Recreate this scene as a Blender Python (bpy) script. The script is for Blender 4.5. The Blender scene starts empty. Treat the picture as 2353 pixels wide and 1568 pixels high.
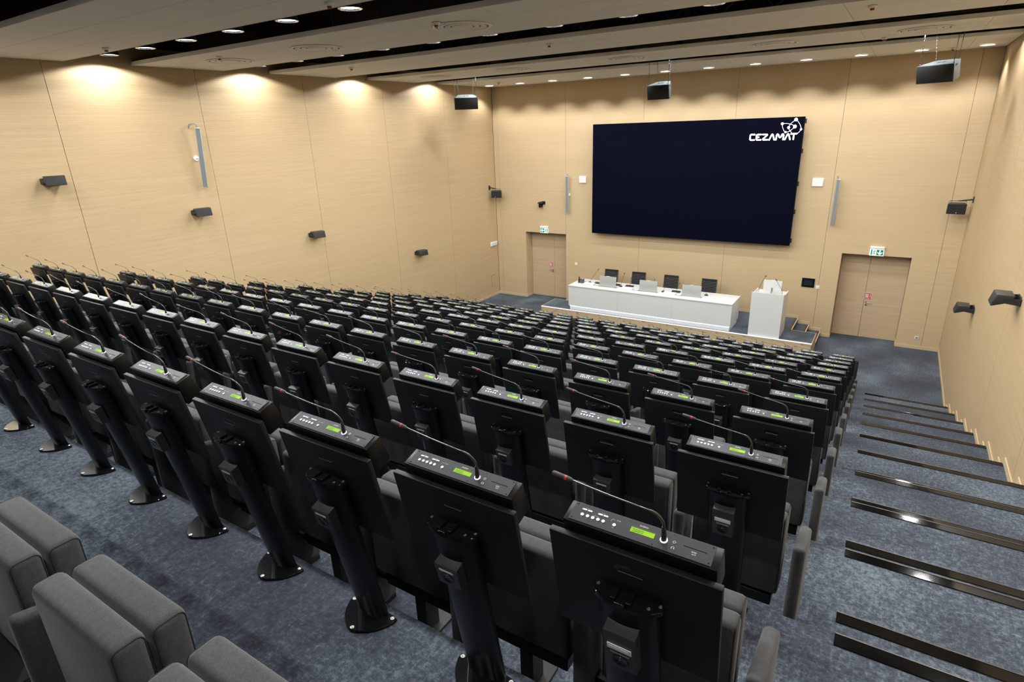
import bpy, bmesh, math, random
from mathutils import Vector, Matrix
random.seed(7)
R = math.radians
scn = bpy.context.scene
COL = scn.collection

# ---------------------------------------------------------------- camera
CX, CY, CZ = 12.381, -18.275, 5.972
YAW, PITCH, ROLL, FPX = 0.57755, -0.3463, -0.0371, 1355.44
def camera():
    cy, sy, cp, sp, cr, sr = (math.cos(YAW), math.sin(YAW), math.cos(PITCH), math.sin(PITCH), math.cos(ROLL), math.sin(ROLL))
    F = Vector((-sy*cp, cy*cp, sp)); Rt = Vector((cy, sy, 0)); U = Rt.cross(F)
    r = Rt*cr + U*sr; u = U*cr - Rt*sr
    cam = bpy.data.cameras.new('camera'); o = bpy.data.objects.new('camera', cam); COL.objects.link(o)
    m = Matrix((r, u, -F)).transposed().to_4x4(); m.translation = (CX, CY, CZ); o.matrix_world = m
    cam.sensor_fit = 'HORIZONTAL'; cam.sensor_width = 36; cam.lens = FPX/2353*36; cam.clip_start = .05; cam.clip_end = 100
    scn.camera = o
camera()
# ---------------------------------------------------------------- world, exposure
w = bpy.data.worlds.new('world'); scn.world = w; w.use_nodes = True
w.node_tree.nodes['Background'].inputs[0].default_value = (.9, .95, 1, 1)
w.node_tree.nodes['Background'].inputs[1].default_value = 0.0
scn.view_settings.view_transform = 'Standard'; scn.view_settings.look = 'None'
scn.view_settings.gamma = 1; scn.view_settings.use_curve_mapping = False
scn.view_settings.exposure = -0.06
LAMP_W = 96.0          # each downlight hung in the ceiling gaps
WASH_W = 158.0          # each recessed downlight along the front wall
LAMP_COL = (1.0, .99, .965)

# ---------------------------------------------------------------- room numbers (metres)
XR, HC = 13.928, 7.312
S, P, H = .5593, 1.134, .348
XRING, YRING, ZRING = 12.029, -17.089, 5.012      # microphone foot of the nearest right-hand desk
N1, NZ = -15.832, 3.799                           # front edge and height of tier 2
CO = -.066                                        # desk centre from its microphone foot
RH = .865                                         # microphone foot above its tier
SZ = .45                                          # stage height
def tier_z(r): return NZ + H - (r-1)*H
def tier_edge(r): return N1 - P + (r-1)*P

# ---------------------------------------------------------------- materials
def srgb(c):
    return tuple(((v/255)/12.92 if v/255 <= .04045 else ((v/255+.055)/1.055)**2.4) for v in c)
def mat(name, col, rough=.5, metal=0., spec=.5, emis=None, es=0., coat=0.):
    m = bpy.data.materials.new(name); m.use_nodes = True
    b = m.node_tree.nodes['Principled BSDF']
    b.inputs['Base Color'].default_value = (*col, 1); b.inputs['Roughness'].default_value = rough
    b.inputs['Metallic'].default_value = metal; b.inputs['Specular IOR Level'].default_value = spec
    if coat: b.inputs['Coat Weight'].default_value = coat; b.inputs['Coat Roughness'].default_value = .15
    if emis: b.inputs['Emission Color'].default_value = (*emis, 1); b.inputs['Emission Strength'].default_value = es
    return m
def nodes(m):
    nt = m.node_tree; return nt, nt.nodes, nt.links, nt.nodes['Principled BSDF']
def tc(ns, ls, scale=(1,1,1), coord='Object', rot=(0,0,0)):
    t = ns.new('ShaderNodeTexCoord'); mp = ns.new('ShaderNodeMapping')
    mp.inputs['Scale'].default_value = scale; mp.inputs['Rotation'].default_value = rot
    ls.new(t.outputs[coord], mp.inputs[0]); return mp
def noise(ns, ls, vec, scale, detail=4, rough=.6):
    n = ns.new('ShaderNodeTexNoise'); n.inputs['Scale'].default_value = scale
    n.inputs['Detail'].default_value = detail; n.inputs['Roughness'].default_value = rough
    ls.new(vec.outputs[0], n.inputs['Vector']); return n
def ramp(ns, ls, fac, stops):
    r = ns.new('ShaderNodeValToRGB'); el = r.color_ramp.elements
    while len(el) < len(stops): el.new(.5)
    for e, (p, c) in zip(el, stops): e.position = p; e.color = (*c, 1) if len(c) == 3 else c
    ls.new(fac, r.inputs[0]); return r
def mix(ns, ls, a, b, fac, mode='MIX'):
    m = ns.new('ShaderNodeMix'); m.data_type = 'RGBA'; m.blend_type = mode
    for k, v in ((0, fac), (6, a), (7, b)):
        if hasattr(v, 'links') or hasattr(v, 'is_linked'): ls.new(v, m.inputs[k])
        elif isinstance(v, (int, float)): m.inputs[k].default_value = v
        else: m.inputs[k].default_value = (*v, 1)
    return m.outputs[2]
def math_n(ns, ls, op, a, b=None):
    m = ns.new('ShaderNodeMath'); m.operation = op
    for i, v in enumerate((a, b)):
        if v is None: continue
        if isinstance(v, (int, float)): m.inputs[i].default_value = v
        else: ls.new(v, m.inputs[i])
    return m.outputs[0]

def wood(name, along, pitch=0., base=(.515, .402, .25), dark=(.468, .362, .22)):
    """pale oak veneer, grain running along 'along' (x or y); pitch>0 = fine horizontal acoustic grooves"""
    m = mat(name, base, .55, spec=.3); nt, ns, ls, b = nodes(m)
    sc = (.55, 1, 26) if along == 'x' else (1, .55, 26)
    n1 = noise(ns, ls, tc(ns, ls, sc), 1.0, 5, .55)
    sc2 = (.12, 1, 1.7) if along == 'x' else (1, .12, 1.7)
    n2 = noise(ns, ls, tc(ns, ls, sc2), 1.0, 2, .5)
    sc3 = (4, 1, 160) if along == 'x' else (1, 4, 160)
    n3 = noise(ns, ls, tc(ns, ls, sc3), 1.0, 2, .5)
    c = ramp(ns, ls, n1.outputs[0], [(.3, dark), (.7, base)]).outputs[0]
    c = mix(ns, ls, c, (.495, .375, .225), ramp(ns, ls, n2.outputs[0], [(.4, (0,0,0)), (.65, (.55,.55,.55))]).outputs[0])
    c = mix(ns, ls, c, ramp(ns, ls, n3.outputs[0], [(.3, (.88,.86,.82)), (.6, (1,1,1))]).outputs[0], .45, 'MULTIPLY')
    if pitch:
        sep = ns.new('ShaderNodeSeparateXYZ'); ls.new(tc(ns, ls).outputs[0], sep.inputs[0])
        f = math_n(ns, ls, 'FRACT', math_n(ns, ls, 'DIVIDE', sep.outputs[2], pitch))
        g = ramp(ns, ls, f, [(.0, (.80,.73,.60)), (.26, (.80,.73,.60)), (.5, (1,1,1)), (.86, (1,1,1)), (1., (.85,.79,.68))])
        c = mix(ns, ls, c, g.outputs[0], 1., 'MULTIPLY')
    ls.new(c, b.inputs['Base Color'])
    return m
W_SIDE = wood('oak_acoustic_panel', 'y', .0194, (.525, .415, .265), (.465, .36, .22))
W_FRONT = wood('oak_veneer', 'x')
W_REC = wood('oak_door', 'x', 0, (.50, .385, .26), (.45, .335, .22))
W_TRIM = wood('oak_trim', 'x', 0, (.55, .44, .28), (.50, .39, .25))
DARKGAP = mat('dark_gap', (.02, .015, .01), .9)

def carpet():
    m = mat('blue_grey_carpet', (.08, .09, .12), .95, spec=.15); nt, ns, ls, b = nodes(m)
    big = noise(ns, ls, tc(ns, ls), .9, 3, .55)
    med = noise(ns, ls, tc(ns, ls), 34., 6, .85)
    weave1 = noise(ns, ls, tc(ns, ls, (22, 95, 22)), 1., 2, .5)
    weave2 = noise(ns, ls, tc(ns, ls, (95, 22, 22)), 1., 2, .5)
    fib = noise(ns, ls, tc(ns, ls), 300., 2, .6)
    w = math_n(ns, ls, 'MAXIMUM', weave1.outputs[0], weave2.outputs[0])
    s = math_n(ns, ls, 'ADD', math_n(ns, ls, 'MULTIPLY', med.outputs[0], 1.0), math_n(ns, ls, 'MULTIPLY', w, .35))
    s = math_n(ns, ls, 'ADD', s, math_n(ns, ls, 'MULTIPLY', big.outputs[0], .55))
    s = math_n(ns, ls, 'ADD', s, math_n(ns, ls, 'MULTIPLY', fib.outputs[0], .15))
    c = ramp(ns, ls, math_n(ns, ls, 'MULTIPLY', s, .5), [(.45, (.040, .046, .061)), (.52, (.060, .070, .092)), (.565, (.100, .124, .155)), (.64, (.165, .21, .25))])
    ls.new(c.outputs[0], b.inputs['Base Color'])
    bp = ns.new('ShaderNodeBump'); bp.inputs['Strength'].default_value = .25; bp.inputs['Distance'].default_value = .004
    ls.new(fib.outputs[0], bp.inputs['Height']); ls.new(bp.outputs[0], b.inputs['Normal'])
    return m
CARPET = carpet()
def fabric():
    m = mat('grey_wool_fabric', (.05, .05, .05), .95, spec=.15); nt, ns, ls, b = nodes(m)
    a = noise(ns, ls, tc(ns, ls, (1,1,1)), 420., 2, .6); d = noise(ns, ls, tc(ns, ls), 60., 3, .6)
    s = math_n(ns, ls, 'ADD', math_n(ns, ls, 'MULTIPLY', a.outputs[0], .7), math_n(ns, ls, 'MULTIPLY', d.outputs[0], .3))
    ls.new(ramp(ns, ls, s, [(.3, (.034,.035,.038)), (.7, (.080,.082,.087))]).outputs[0], b.inputs['Base Color'])
    b.inputs['Sheen Weight'].default_value = .15
    bp = ns.new('ShaderNodeBump'); bp.inputs['Strength'].default_value = .2; bp.inputs['Distance'].default_value = .001
    ls.new(a.outputs[0], bp.inputs['Height']); ls.new(bp.outputs[0], b.inputs['Normal'])
    return m
FABRIC = fabric()
PIPING = mat('dark_piping', (.015, .015, .016), .8)
BLACK = mat('gloss_black_paint', (.006, .0065, .008), .09, spec=.35)
def powder():
    m = mat('black_powder_coat', (.005, .006, .0066), .45, spec=.25); nt, ns, ls, b = nodes(m)
    n = noise(ns, ls, tc(ns, ls), 900., 2, .6)
    ls.new(ramp(ns, ls, n.outputs[0], [(.3, (.0035,.0042,.0048)), (.75, (.013,.0155,.017))]).outputs[0], b.inputs['Base Color'])
    bp = ns.new('ShaderNodeBump'); bp.inputs['Strength'].default_value = .3; bp.inputs['Distance'].default_value = .0006
    ls.new(n.outputs[0], bp.inputs['Height']); ls.new(bp.outputs[0], b.inputs['Normal'])
    return m
BOARD = powder()
COLUMN = mat('satin_black_steel', (.004, .0047, .006), .3, spec=.32)
CONS = mat('black_console_shell', (.0035, .004, .0045), .36, spec=.28)
PLATE = mat('anodised_faceplate', (.075, .078, .088), .34, metal=.55)
PRINT = mat('white_print', (.72, .78, .82), .5)
GREYP = mat('grey_slot', (.22, .24, .245), .4)
RED = mat('red_ring', (.55, .02, .02), .3, emis=(.9, .05, .05), es=.12)
LCD = mat('green_lcd', (.25, .45, .02), .25, emis=(.28, .60, .01), es=.30)
LCDTXT = mat('lcd_characters', (.04, .12, .01), .5)
SOFTBLK = mat('black_plastic', (.016, .017, .019), .42)
SOCK = mat('charcoal_plastic', (.030, .031, .035), .35)
CHROME = mat('chrome', (.75, .76, .78), .15, metal=1.)
STEEL = mat('brushed_steel', (.5, .5, .49), .35, metal=1.)
RING = mat('lit_ring', (.9, .9, .9), .2, emis=(.9, .93, 1), es=.7)
FOAM = mat('mic_foam', (.05, .048, .046), .6)
WHITE = mat('white_laminate', (.62, .645, .65), .35)
WHITE2 = mat('white_plastic', (.70, .71, .69), .4)
WHITEED = mat('white_edge_trim', (.85, .87, .9), .3)
LEDM = mat('led_strip', (1, 1, 1), .5, emis=(.80, .90, 1), es=9.)
SILVER = mat('silver_monitor_back', (.50, .52, .515), .38, metal=.5)
def ceil_mat():
    m = mat('mineral_fibre_tile', (.80, .78, .72), .9, spec=.1); nt, ns, ls, b = nodes(m)
    n = noise(ns, ls, tc(ns, ls), 140., 3, .7)
    ls.new(ramp(ns, ls, n.outputs[0], [(.3, (.76,.735,.67)), (.7, (.83,.81,.745))]).outputs[0], b.inputs['Base Color'])
    return m
TILE = ceil_mat()
PLENUM = mat('black_plenum', (.006, .006, .006), .95, spec=.05)
TRUSS = mat('dark_steel', (.02, .02, .02), .6)
LAMPM = mat('lamp_lens', (1, 1, 1), .4, emis=(1, .96, .88), es=9.)
REFL = mat('lamp_reflector', (.85, .85, .85), .2, metal=.9)
SCREEN = mat('dark_screen', (.0004, .0007, .004), .5, spec=.05, emis=(.05, .10, .55), es=.012)
LOGOM = mat('logo_glow', (1, 1, 1), .5, emis=(.86, .92, 1), es=3.0)
GREYM = mat('grey_speaker', (.23, .26, .28), .35, metal=.3)
SPKTOP = mat('speaker_cabinet', (.018, .021, .023), .42)
GRILLE = mat('speaker_grille', (.006, .006, .006), .7)
NOSING = mat('black_rubber_nosing', (.004, .004, .0038), .07, spec=.22)
NOSEEDGE = mat('nosing_edge', (.06, .048, .045), .3)
BROWNN = mat('brown_nosing', (.045, .032, .02), .4)
LEATHER = mat('black_leather', (.008, .009, .011), .45)
LEATHER2 = mat('leather_rib', (.015, .017, .020), .5)
GREEN = mat('sign_green', (.0, .12, .06), .4, emis=(0, .26, .12), es=.6)
SIGNW = mat('sign_lit_white', (.35, .38, .4), .4, emis=(.9, .97, 1), es=.75)
REDS = mat('sign_red', (.42, .015, .03), .45)
BLUELED = mat('blue_led', (.05, .05, .9), .4, emis=(.1, .15, 1), es=6.)
TOUCH = mat('touch_screen', (.012, .017, .03), .2)
DETRED = mat('detector_red', (.25, .03, .02), .5)
DKBOLT = mat('dark_bolt', (.22, .22, .21), .3, metal=1.)
CHAIN = mat('dark_chain', (.06, .06, .06), .35, metal=.8)
PERF = mat('perforated_dark_metal', (.03, .03, .028), .5)

# ---------------------------------------------------------------- mesh helpers
def BM(): return bmesh.new()
def _bev(bm, edges, w, seg):
    if w > 0: bmesh.ops.bevel(bm, geom=edges, offset=w, segments=seg, profile=.5, affect='EDGES', clamp_overlap=True)
def hexa(bm, c8, mi=0, bev=0, seg=2):
    v = [bm.verts.new(c) for c in c8]
    fs = []
    for f in ((0,3,2,1), (4,5,6,7), (0,1,5,4), (1,2,6,5), (2,3,7,6), (3,0,4,7)):
        q = bm.faces.new([v[i] for i in f]); q.material_index = mi; fs.append(q)
    if bev: _bev(bm, list({e for f in fs for e in f.edges}), bev, seg)
def box(bm, x0, x1, y0, y1, z0, z1, mi=0, bev=0, seg=2):
    if x0 > x1: x0, x1 = x1, x0
    if y0 > y1: y0, y1 = y1, y0
    if z0 > z1: z0, z1 = z1, z0
    hexa(bm, [(x0,y0,z0),(x1,y0,z0),(x1,y1,z0),(x0,y1,z0),(x0,y0,z1),(x1,y0,z1),(x1,y1,z1),(x0,y1,z1)], mi, bev, seg)
def prism(bm, pts, a0, a1, axis='x', mi=0, bev=0, seg=2, T=None):
    """extrude a 2-D outline along an axis; pts are (y,z) for x, (x,z) for y, (x,y) for z"""
    def mk(p, a):
        c = {'x': (a, p[0], p[1]), 'y': (p[0], a, p[1]), 'z': (p[0], p[1], a)}[axis]
        return bm.verts.new(T @ Vector(c) if T else c)
    A = [mk(p, a0) for p in pts]; B = [mk(p, a1) for p in pts]; n = len(pts); fs = []
    fs.append(bm.faces.new(A)); fs.append(bm.faces.new(B[::-1]))
    for i in range(n): fs.append(bm.faces.new((A[i], B[i], B[(i+1)%n], A[(i+1)%n])))
    for f in fs: f.material_index = mi
    bmesh.ops.recalc_face_normals(bm, faces=fs)
    if bev: _bev(bm, list({e for f in fs for e in f.edges}), bev, seg)
def tube(bm, pts, r, n=8, mi=0, caps=True):
    pts = [Vector(p) for p in pts]; rs = r if isinstance(r, (list, tuple)) else [r]*len(pts)
    rings = []; up = None
    for i, p in enumerate(pts):
        d = (pts[min(i+1, len(pts)-1)] - pts[max(i-1, 0)]).normalized()
        if up is None: up = Vector((0,0,1)) if abs(d.z) < .9 else Vector((1,0,0))
        s = d.cross(up).normalized(); up = s.cross(d).normalized()
        rings.append([bm.verts.new(p + (s*math.cos(2*math.pi*k/n) + up*math.sin(2*math.pi*k/n))*rs[i]) for k in range(n)])
    fs = []
    for a, b in zip(rings, rings[1:]):
        for k in range(n): fs.append(bm.faces.new((a[k], a[(k+1)%n], b[(k+1)%n], b[k])))
    if caps: fs.append(bm.faces.new(rings[0][::-1])); fs.append(bm.faces.new(rings[-1]))
    for f in fs: f.material_index = mi
    bmesh.ops.recalc_face_normals(bm, faces=fs)
def cyl(bm, p0, p1, r0, r1=None, n=16, mi=0): tube(bm, [p0, p1], [r0, r0 if r1 is None else r1], n, mi)
def lathe(bm, prof, c=(0,0,0), n=32, mi=0, ax='z'):
    rings = []
    for r, z in prof:
        rings.append([bm.verts.new((c[0]+r*math.cos(2*math.pi*k/n), c[1]+r*math.sin(2*math.pi*k/n), c[2]+z)) for k in range(n)])
    fs = []
    for a, b in zip(rings, rings[1:]):
        for k in range(n): fs.append(bm.faces.new((a[k], a[(k+1)%n], b[(k+1)%n], b[k])))
    for f in fs: f.material_index = mi
def disc(bm, c, r, n=20, mi=0, T=None, sx=1., sy=1.):
    v = []
    for k in range(n):
        p = Vector((c[0]+r*sx*math.cos(2*math.pi*k/n), c[1]+r*sy*math.sin(2*math.pi*k/n), c[2])); v.append(bm.verts.new(T @ p if T else p))
    f = bm.faces.new(v); f.material_index = mi; return f
def ribbon(bm, pts, w, T, mi=0, h=.0):
    """flat stroke with round ends, laid in the local xy plane of T"""
    pts = [Vector((p[0], p[1], h)) for p in pts]
    for a, b in zip(pts, pts[1:]):
        d = (b-a).normalized(); s = Vector((-d.y, d.x, 0))*w/2
        f = bm.faces.new([bm.verts.new(T @ q) for q in (a-s, b-s, b+s, a+s)]); f.material_index = mi
    for p in pts: disc(bm, p, w/2, 12, mi, T)
def curve(pts, n=6):
    """smooth Catmull-Rom path through points"""
    P_ = [Vector(p) for p in pts]; P_ = [P_[0]*2-P_[1]] + P_ + [P_[-1]*2-P_[-2]]; out = []
    for i in range(1, len(P_)-2):
        a, b, c, d = P_[i-1:i+3]
        for k in range(n):
            t = k/n; out.append(.5*((2*b) + (c-a)*t + (2*a-5*b+4*c-d)*t*t + (3*b-a-3*c+d)*t**3))
    out.append(P_[-2]); return out
def to_obj(name, bm, mats, parent=None, loc=None, smooth=True, ang=38):
    me = bpy.data.meshes.new(name); bm.to_mesh(me); bm.free()
    for m in (mats if isinstance(mats, (list, tuple)) else [mats]): me.materials.append(m)
    if smooth: me.shade_smooth(); me.set_sharp_from_angle(angle=R(ang))
    o = bpy.data.objects.new(name, me); COL.objects.link(o)
    if parent: o.parent = parent
    if loc is not None: o.location = loc
    return o
def tag(o, label, cat, group=None):
    o['label'] = label; o['category'] = cat
    if group: o['group'] = group
    return o
def thing(name, label, cat, loc=(0,0,0), rz=0, group=None):
    o = bpy.data.objects.new(name, None); o.empty_display_size = .05; COL.objects.link(o)
    o.location = loc; o.rotation_euler = (0, 0, rz); return tag(o, label, cat, group)
def struct(name, bm, mats, parent=None, smooth=False):
    o = to_obj(name, bm, mats, parent, smooth=smooth)
    if not parent: o['kind'] = 'structure'
    return o
KIDS = {}
def kids(o):
    if o.name not in KIDS: KIDS[o.name] = [c for c in bpy.data.objects if c.parent == o]
    return KIDS[o.name]
def dup(o, parent=None):
    c = o.copy(); COL.objects.link(c)
    if parent: c.parent = parent
    for ch in kids(o): dup(ch, c)
    return c
ORD = ['', 'first', 'second', 'third', 'fourth', 'fifth', 'sixth', 'seventh', 'eighth', 'ninth', 'tenth', 'eleventh', 'twelfth',
       'thirteenth', 'fourteenth', 'fifteenth', 'sixteenth', 'seventeenth', 'eighteenth', 'nineteenth', 'twentieth', 'twenty-first', 'twenty-second']
def rowname(r): return 'nearest row' if r == 1 else ORD[r] + ' nearest row'
def seatname(i): return ('seat' if i == 0 else ORD[i+1] + ' seat')
def text(body, size, T, mats, name, parent, ext=0., align='CENTER', shear=0.):
    cu = bpy.data.curves.new('txt', 'FONT'); cu.body = body; cu.size = size; cu.align_x = align; cu.align_y = 'CENTER'; cu.extrude = ext; cu.shear = shear
    cu.resolution_u = 3
    to = bpy.data.objects.new('txt', cu); me = bpy.data.meshes.new_from_object(to)
    bpy.data.objects.remove(to); bpy.data.curves.remove(cu)
    me.transform(T); me.materials.clear(); me.materials.append(mats)
    o = bpy.data.objects.new(name, me); COL.objects.link(o); o.parent = parent; return o
def text_into(bm, body, size, T, mi):
    cu = bpy.data.curves.new('txt', 'FONT'); cu.body = body; cu.size = size; cu.align_x = 'CENTER'; cu.align_y = 'CENTER'; cu.resolution_u = 2
    to = bpy.data.objects.new('txt', cu); me = bpy.data.meshes.new_from_object(to)
    bpy.data.objects.remove(to); bpy.data.curves.remove(cu); me.transform(T)
    n0 = len(bm.faces); bm.from_mesh(me); bm.faces.ensure_lookup_table()
    for f in bm.faces[n0:]: f.material_index = mi
    bpy.data.meshes.remove(me)

# ================================================================= ROOM SHELL
YB = -22.3          # back wall
ZT = 8.35           # underside of the slab above the ceiling
def build_floor():
    bm = BM()
    pts = [(.9, 0.0)]
    pts += [(tier_edge(12), 0.0)]
    r = 12
    while r >= 0:
        pts.append((tier_edge(r), tier_z(r)))
        if r > 0: pts.append((tier_edge(r-1), tier_z(r)))
        r -= 1
    pts += [(YB, tier_z(0)), (YB, -.3), (.9, -.3)]
    prism(bm, pts, 0, XR, 'x')
    for r in range(1, 13):            # half-height steps in the right and left aisles
        y, z = tier_edge(r), tier_z(r) - H/2
        base = tier_z(r) - H if r < 12 else 0
        box(bm, 12.325, XR, y-.001, y+.348, base, z if r < 12 else .152)
        box(bm, 0, 1.45, y-.001, y+.348, base, z if r < 12 else .152)
    struct('floor', bm, CARPET)
build_floor()

def seg_wall(bm, fixed, a0, a1, seams, zs0, zs1, side):
    """veneer panels with narrow dark joints; fixed = wall plane"""
    ed = [a0] + sorted(s for s in seams if a0 < s < a1) + [a1]
    for p, q in zip(ed, ed[1:]):
        g = .004
        zt = 7.62
        if side == 'left': box(bm, -.05, 0, p+g, q-g, zs0, zt, 0)
        else: box(bm, XR, XR+.05, p+g, q-g, zs0, zt, 0)
    if side == 'left': box(bm, -.12, -.03, a0, a1, zs0, zs1, 1)
    else: box(bm, XR+.03, XR+.12, a0, a1, zs0, zs1, 1)
seams_y = [-2.678 - 2.6635*k for k in range(0, 8)]
for sd in ('left', 'right'):
    bm = BM(); seg_wall(bm, 0, YB, -.006, seams_y, -.2, ZT, sd)
    struct('wall_'+sd, bm, [W_SIDE, DARKGAP])
D1 = (1.238, 2.868, 2.44, 2.175); D2 = (11.344, 12.948, 2.44, 12.04)
bm = BM()
fx = [.006, .197, D1[0], 2.872, 5.53, 8.216, 10.887, D2[0], D2[1], 13.53, XR-.002]
joint = {.197, 2.872, 5.53, 8.216, 10.887, 13.53}
for a, b in zip(fx, fx[1:]):
    a_ = a + (.003 if a in joint else 0); b_ = b - (.003 if b in joint else 0)
    if a == D1[0]: box(bm, a_, b_, 0, .43, D1[2], ZT, 0)
    elif a == D2[0]: box(bm, a_, b_, 0, .43, D2[2], ZT, 0)
    else: box(bm, a_, b_, 0, .43, -.2, ZT, 0)
box(bm, -.12, D1[0], .43, .5, -.2, ZT, 1); box(bm, D1[1], D2[0], .40, .5, -.2, ZT, 1); box(bm, D2[1], XR+.12, .43, .5, -.2, ZT, 1)
box(bm, D1[0]-.02, D1[1]+.02, .425, .5, D1[2], ZT, 1); box(bm, D2[0]-.02, D2[1]+.02, .425, .5, D2[2], ZT, 1)
struct('wall_front', bm, [W_FRONT, DARKGAP])
bm = BM(); box(bm, -.1, XR+.1, YB-.1, YB, 3, ZT); struct('wall_back', bm, mat('dark_back_wall', (.045, .04, .035), .8))
bm = BM(); box(bm, -.1, XR+.1, YB-.1, .5, ZT, ZT+.1); struct('ceiling', bm, PLENUM)

def door(n, D, hx, hd, lbl):
    x0, x1, h, sp = D
    t = bpy.data.objects.new('door_%d' % n, None); COL.objects.link(t); t['kind'] = 'structure'; t.location = (0, 0, 0)
    for a, b in ((x0+.004, sp-.003), (sp+.003, x1-.004)):
        bm = BM(); box(bm, a, b, .43, .475, .006, h-.004, 0, .002, 1); to_obj('door_leaf', bm, W_REC, t)
    bm = BM(); box(bm, x0-.02, x1+.02, .476, .53, 0, h+.02); to_obj('door_backing', bm, DARKGAP, t)
    bm = BM()
    cyl(bm, (hx, .43, 1.03), (hx, .42, 1.03), .027, n=20); cyl(bm, (hx, .425, 1.03), (hx, .375, 1.03), .010, n=12)
    tube(bm, [(hx, .378, 1.03), (hx+.01*hd, .374, 1.03), (hx+.13*hd, .376, 1.028)], .010, 10)
    cyl(bm, (hx-.003, .43, .955), (hx-.003, .42, .955), .027, n=20); to_obj('door_handle', bm, STEEL, t)
door(1, D1, 2.12, -1, ''); door(2, D2, 12.105, 1, '')
def door_sign(x, z, label):
    t = thing('door_sign', label, 'sign', (x, .43, z))
    bm = BM(); box(bm, -.078, .078, -.004, 0, -.1, .1); to_obj('sign_plate', bm, WHITE2, t)
    bm = BM()
    box(bm, -.07, .07, -.0055, -.004, -.045, .092, 0); box(bm, -.07, .07, -.0055, -.004, -.092, -.052, 0)
    to_obj('red_field', bm, REDS, t)
    bm = BM()
    box(bm, -.058, .0, -.007, -.0055, -.03, .07, 0)
    for k in range(3): box(bm, .022, .058, -.007, -.0055, .05-k*.035, .066-k*.035, 0)
    for k in range(2): box(bm, -.045, .045, -.007, -.0055, -.066-k*.015, -.061-k*.015, 0)
    to_obj('pictogram', bm, WHITE2, t)
    T = Matrix.Translation((0, -.0078, 0)) @ Matrix.Rotation(R(90), 4, 'X'); bm = BM()
    ribbon(bm, [(-.04, -.015), (-.028, .008), (-.012, .012)], .007, T); ribbon(bm, [(-.030, .02), (-.028, .045)], .009, T)
    ribbon(bm, [(-.045, .03), (-.03, .04), (-.012, .03)], .006, T); disc(bm, (-.027, .058, 0), .008, 10, 0, T)
    to_obj('running_figure', bm, REDS, t)
door_sign(2.06, 1.2, 'small red and white notice on left door leaf above its handle')
door_sign(12.13, 1.2, 'small red and white notice on right double door above its handle')

# baseboards
def bb(name, runs):
    bm = BM()
    for r in runs: box(bm, *r, 0, .002, 1)
    struct(name, bm, W_TRIM)
hb = .085
runs = [(0, D1[0], -.014, 0, 0, hb), (D1[0], D1[0]+.014, 0, .43, 0, hb), (D1[1], 3.04, -.014, 0, 0, hb),
        (3.68, 10.48, -.014, 0, SZ, SZ+hb), (10.48, 10.79, -.014, 0, .30, .30+hb), (10.79, 11.10, -.014, 0, .15, .15+hb), (11.10, D2[0], -.014, 0, 0, hb),
        (10.48, 10.494, -.014, 0, .30+hb, SZ+hb), (10.79, 10.804, -.014, 0, .15+hb, .30+hb), (11.1, 11.114, -.014, 0, hb, .15+hb),
        (3.06, 3.37, -.014, 0, .15, .15+hb), (3.37, 3.68, -.014, 0, .3, .3+hb),
        (D2[1], XR, -.014, 0, 0, hb), (D2[1]-.014, D2[1], 0, .43, 0, hb), (D2[0], D2[0]+.014, 0, .43, 0, hb)]
bb('baseboard_front', runs)
for sd, xa, xb in (('left', 0, .014), ('right', XR-.014, XR)):
    rr = [(xa, xb, tier_edge(12)+.362, -.014, 0, hb)]
    for r in range(1, 13):
        y = tier_edge(r); z = tier_z(r); zl = tier_z(r)-H if r < 12 else 0; zm = z-H/2 if r < 12 else .152
        rr.append((xa, xb, y, y+.362, zm, zm+hb)); rr.append((xa, xb, y+.348, y+.362, zl+hb, zm+.001))
        y0 = tier_edge(r-1)+.362
        rr.append((xa, xb, y0, y+.0, z, z+hb)); rr.append((xa, xb, y, y+.014, zm+hb, z+hb))
    bb('baseboard_'+sd, rr)

# stair nosings in the right-hand aisle
n = 0
for r in range(0, 13):
    for half in (0, 1):
        if r == 0 and not half: pass
        y = tier_edge(r) + (.348 if half else 0); z = tier_z(r) - (H/2 if half else 0)
        if r == 12 and half: z = .152
        n += 1; bm = BM()
        box(bm, 12.447, XR-.02, y-.068, y+.004, z, z+.006, 0, .002, 1)
        box(bm, 12.447, XR-.02, y-.001, y+.007, z-.03, z+.007, 0, .002, 1)
        box(bm, 12.449, XR-.022, y+.001, y+.0078, z+.0055, z+.0082, 1)
        struct('trim_%d' % n, bm, [NOSING, NOSEEDGE])

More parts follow.
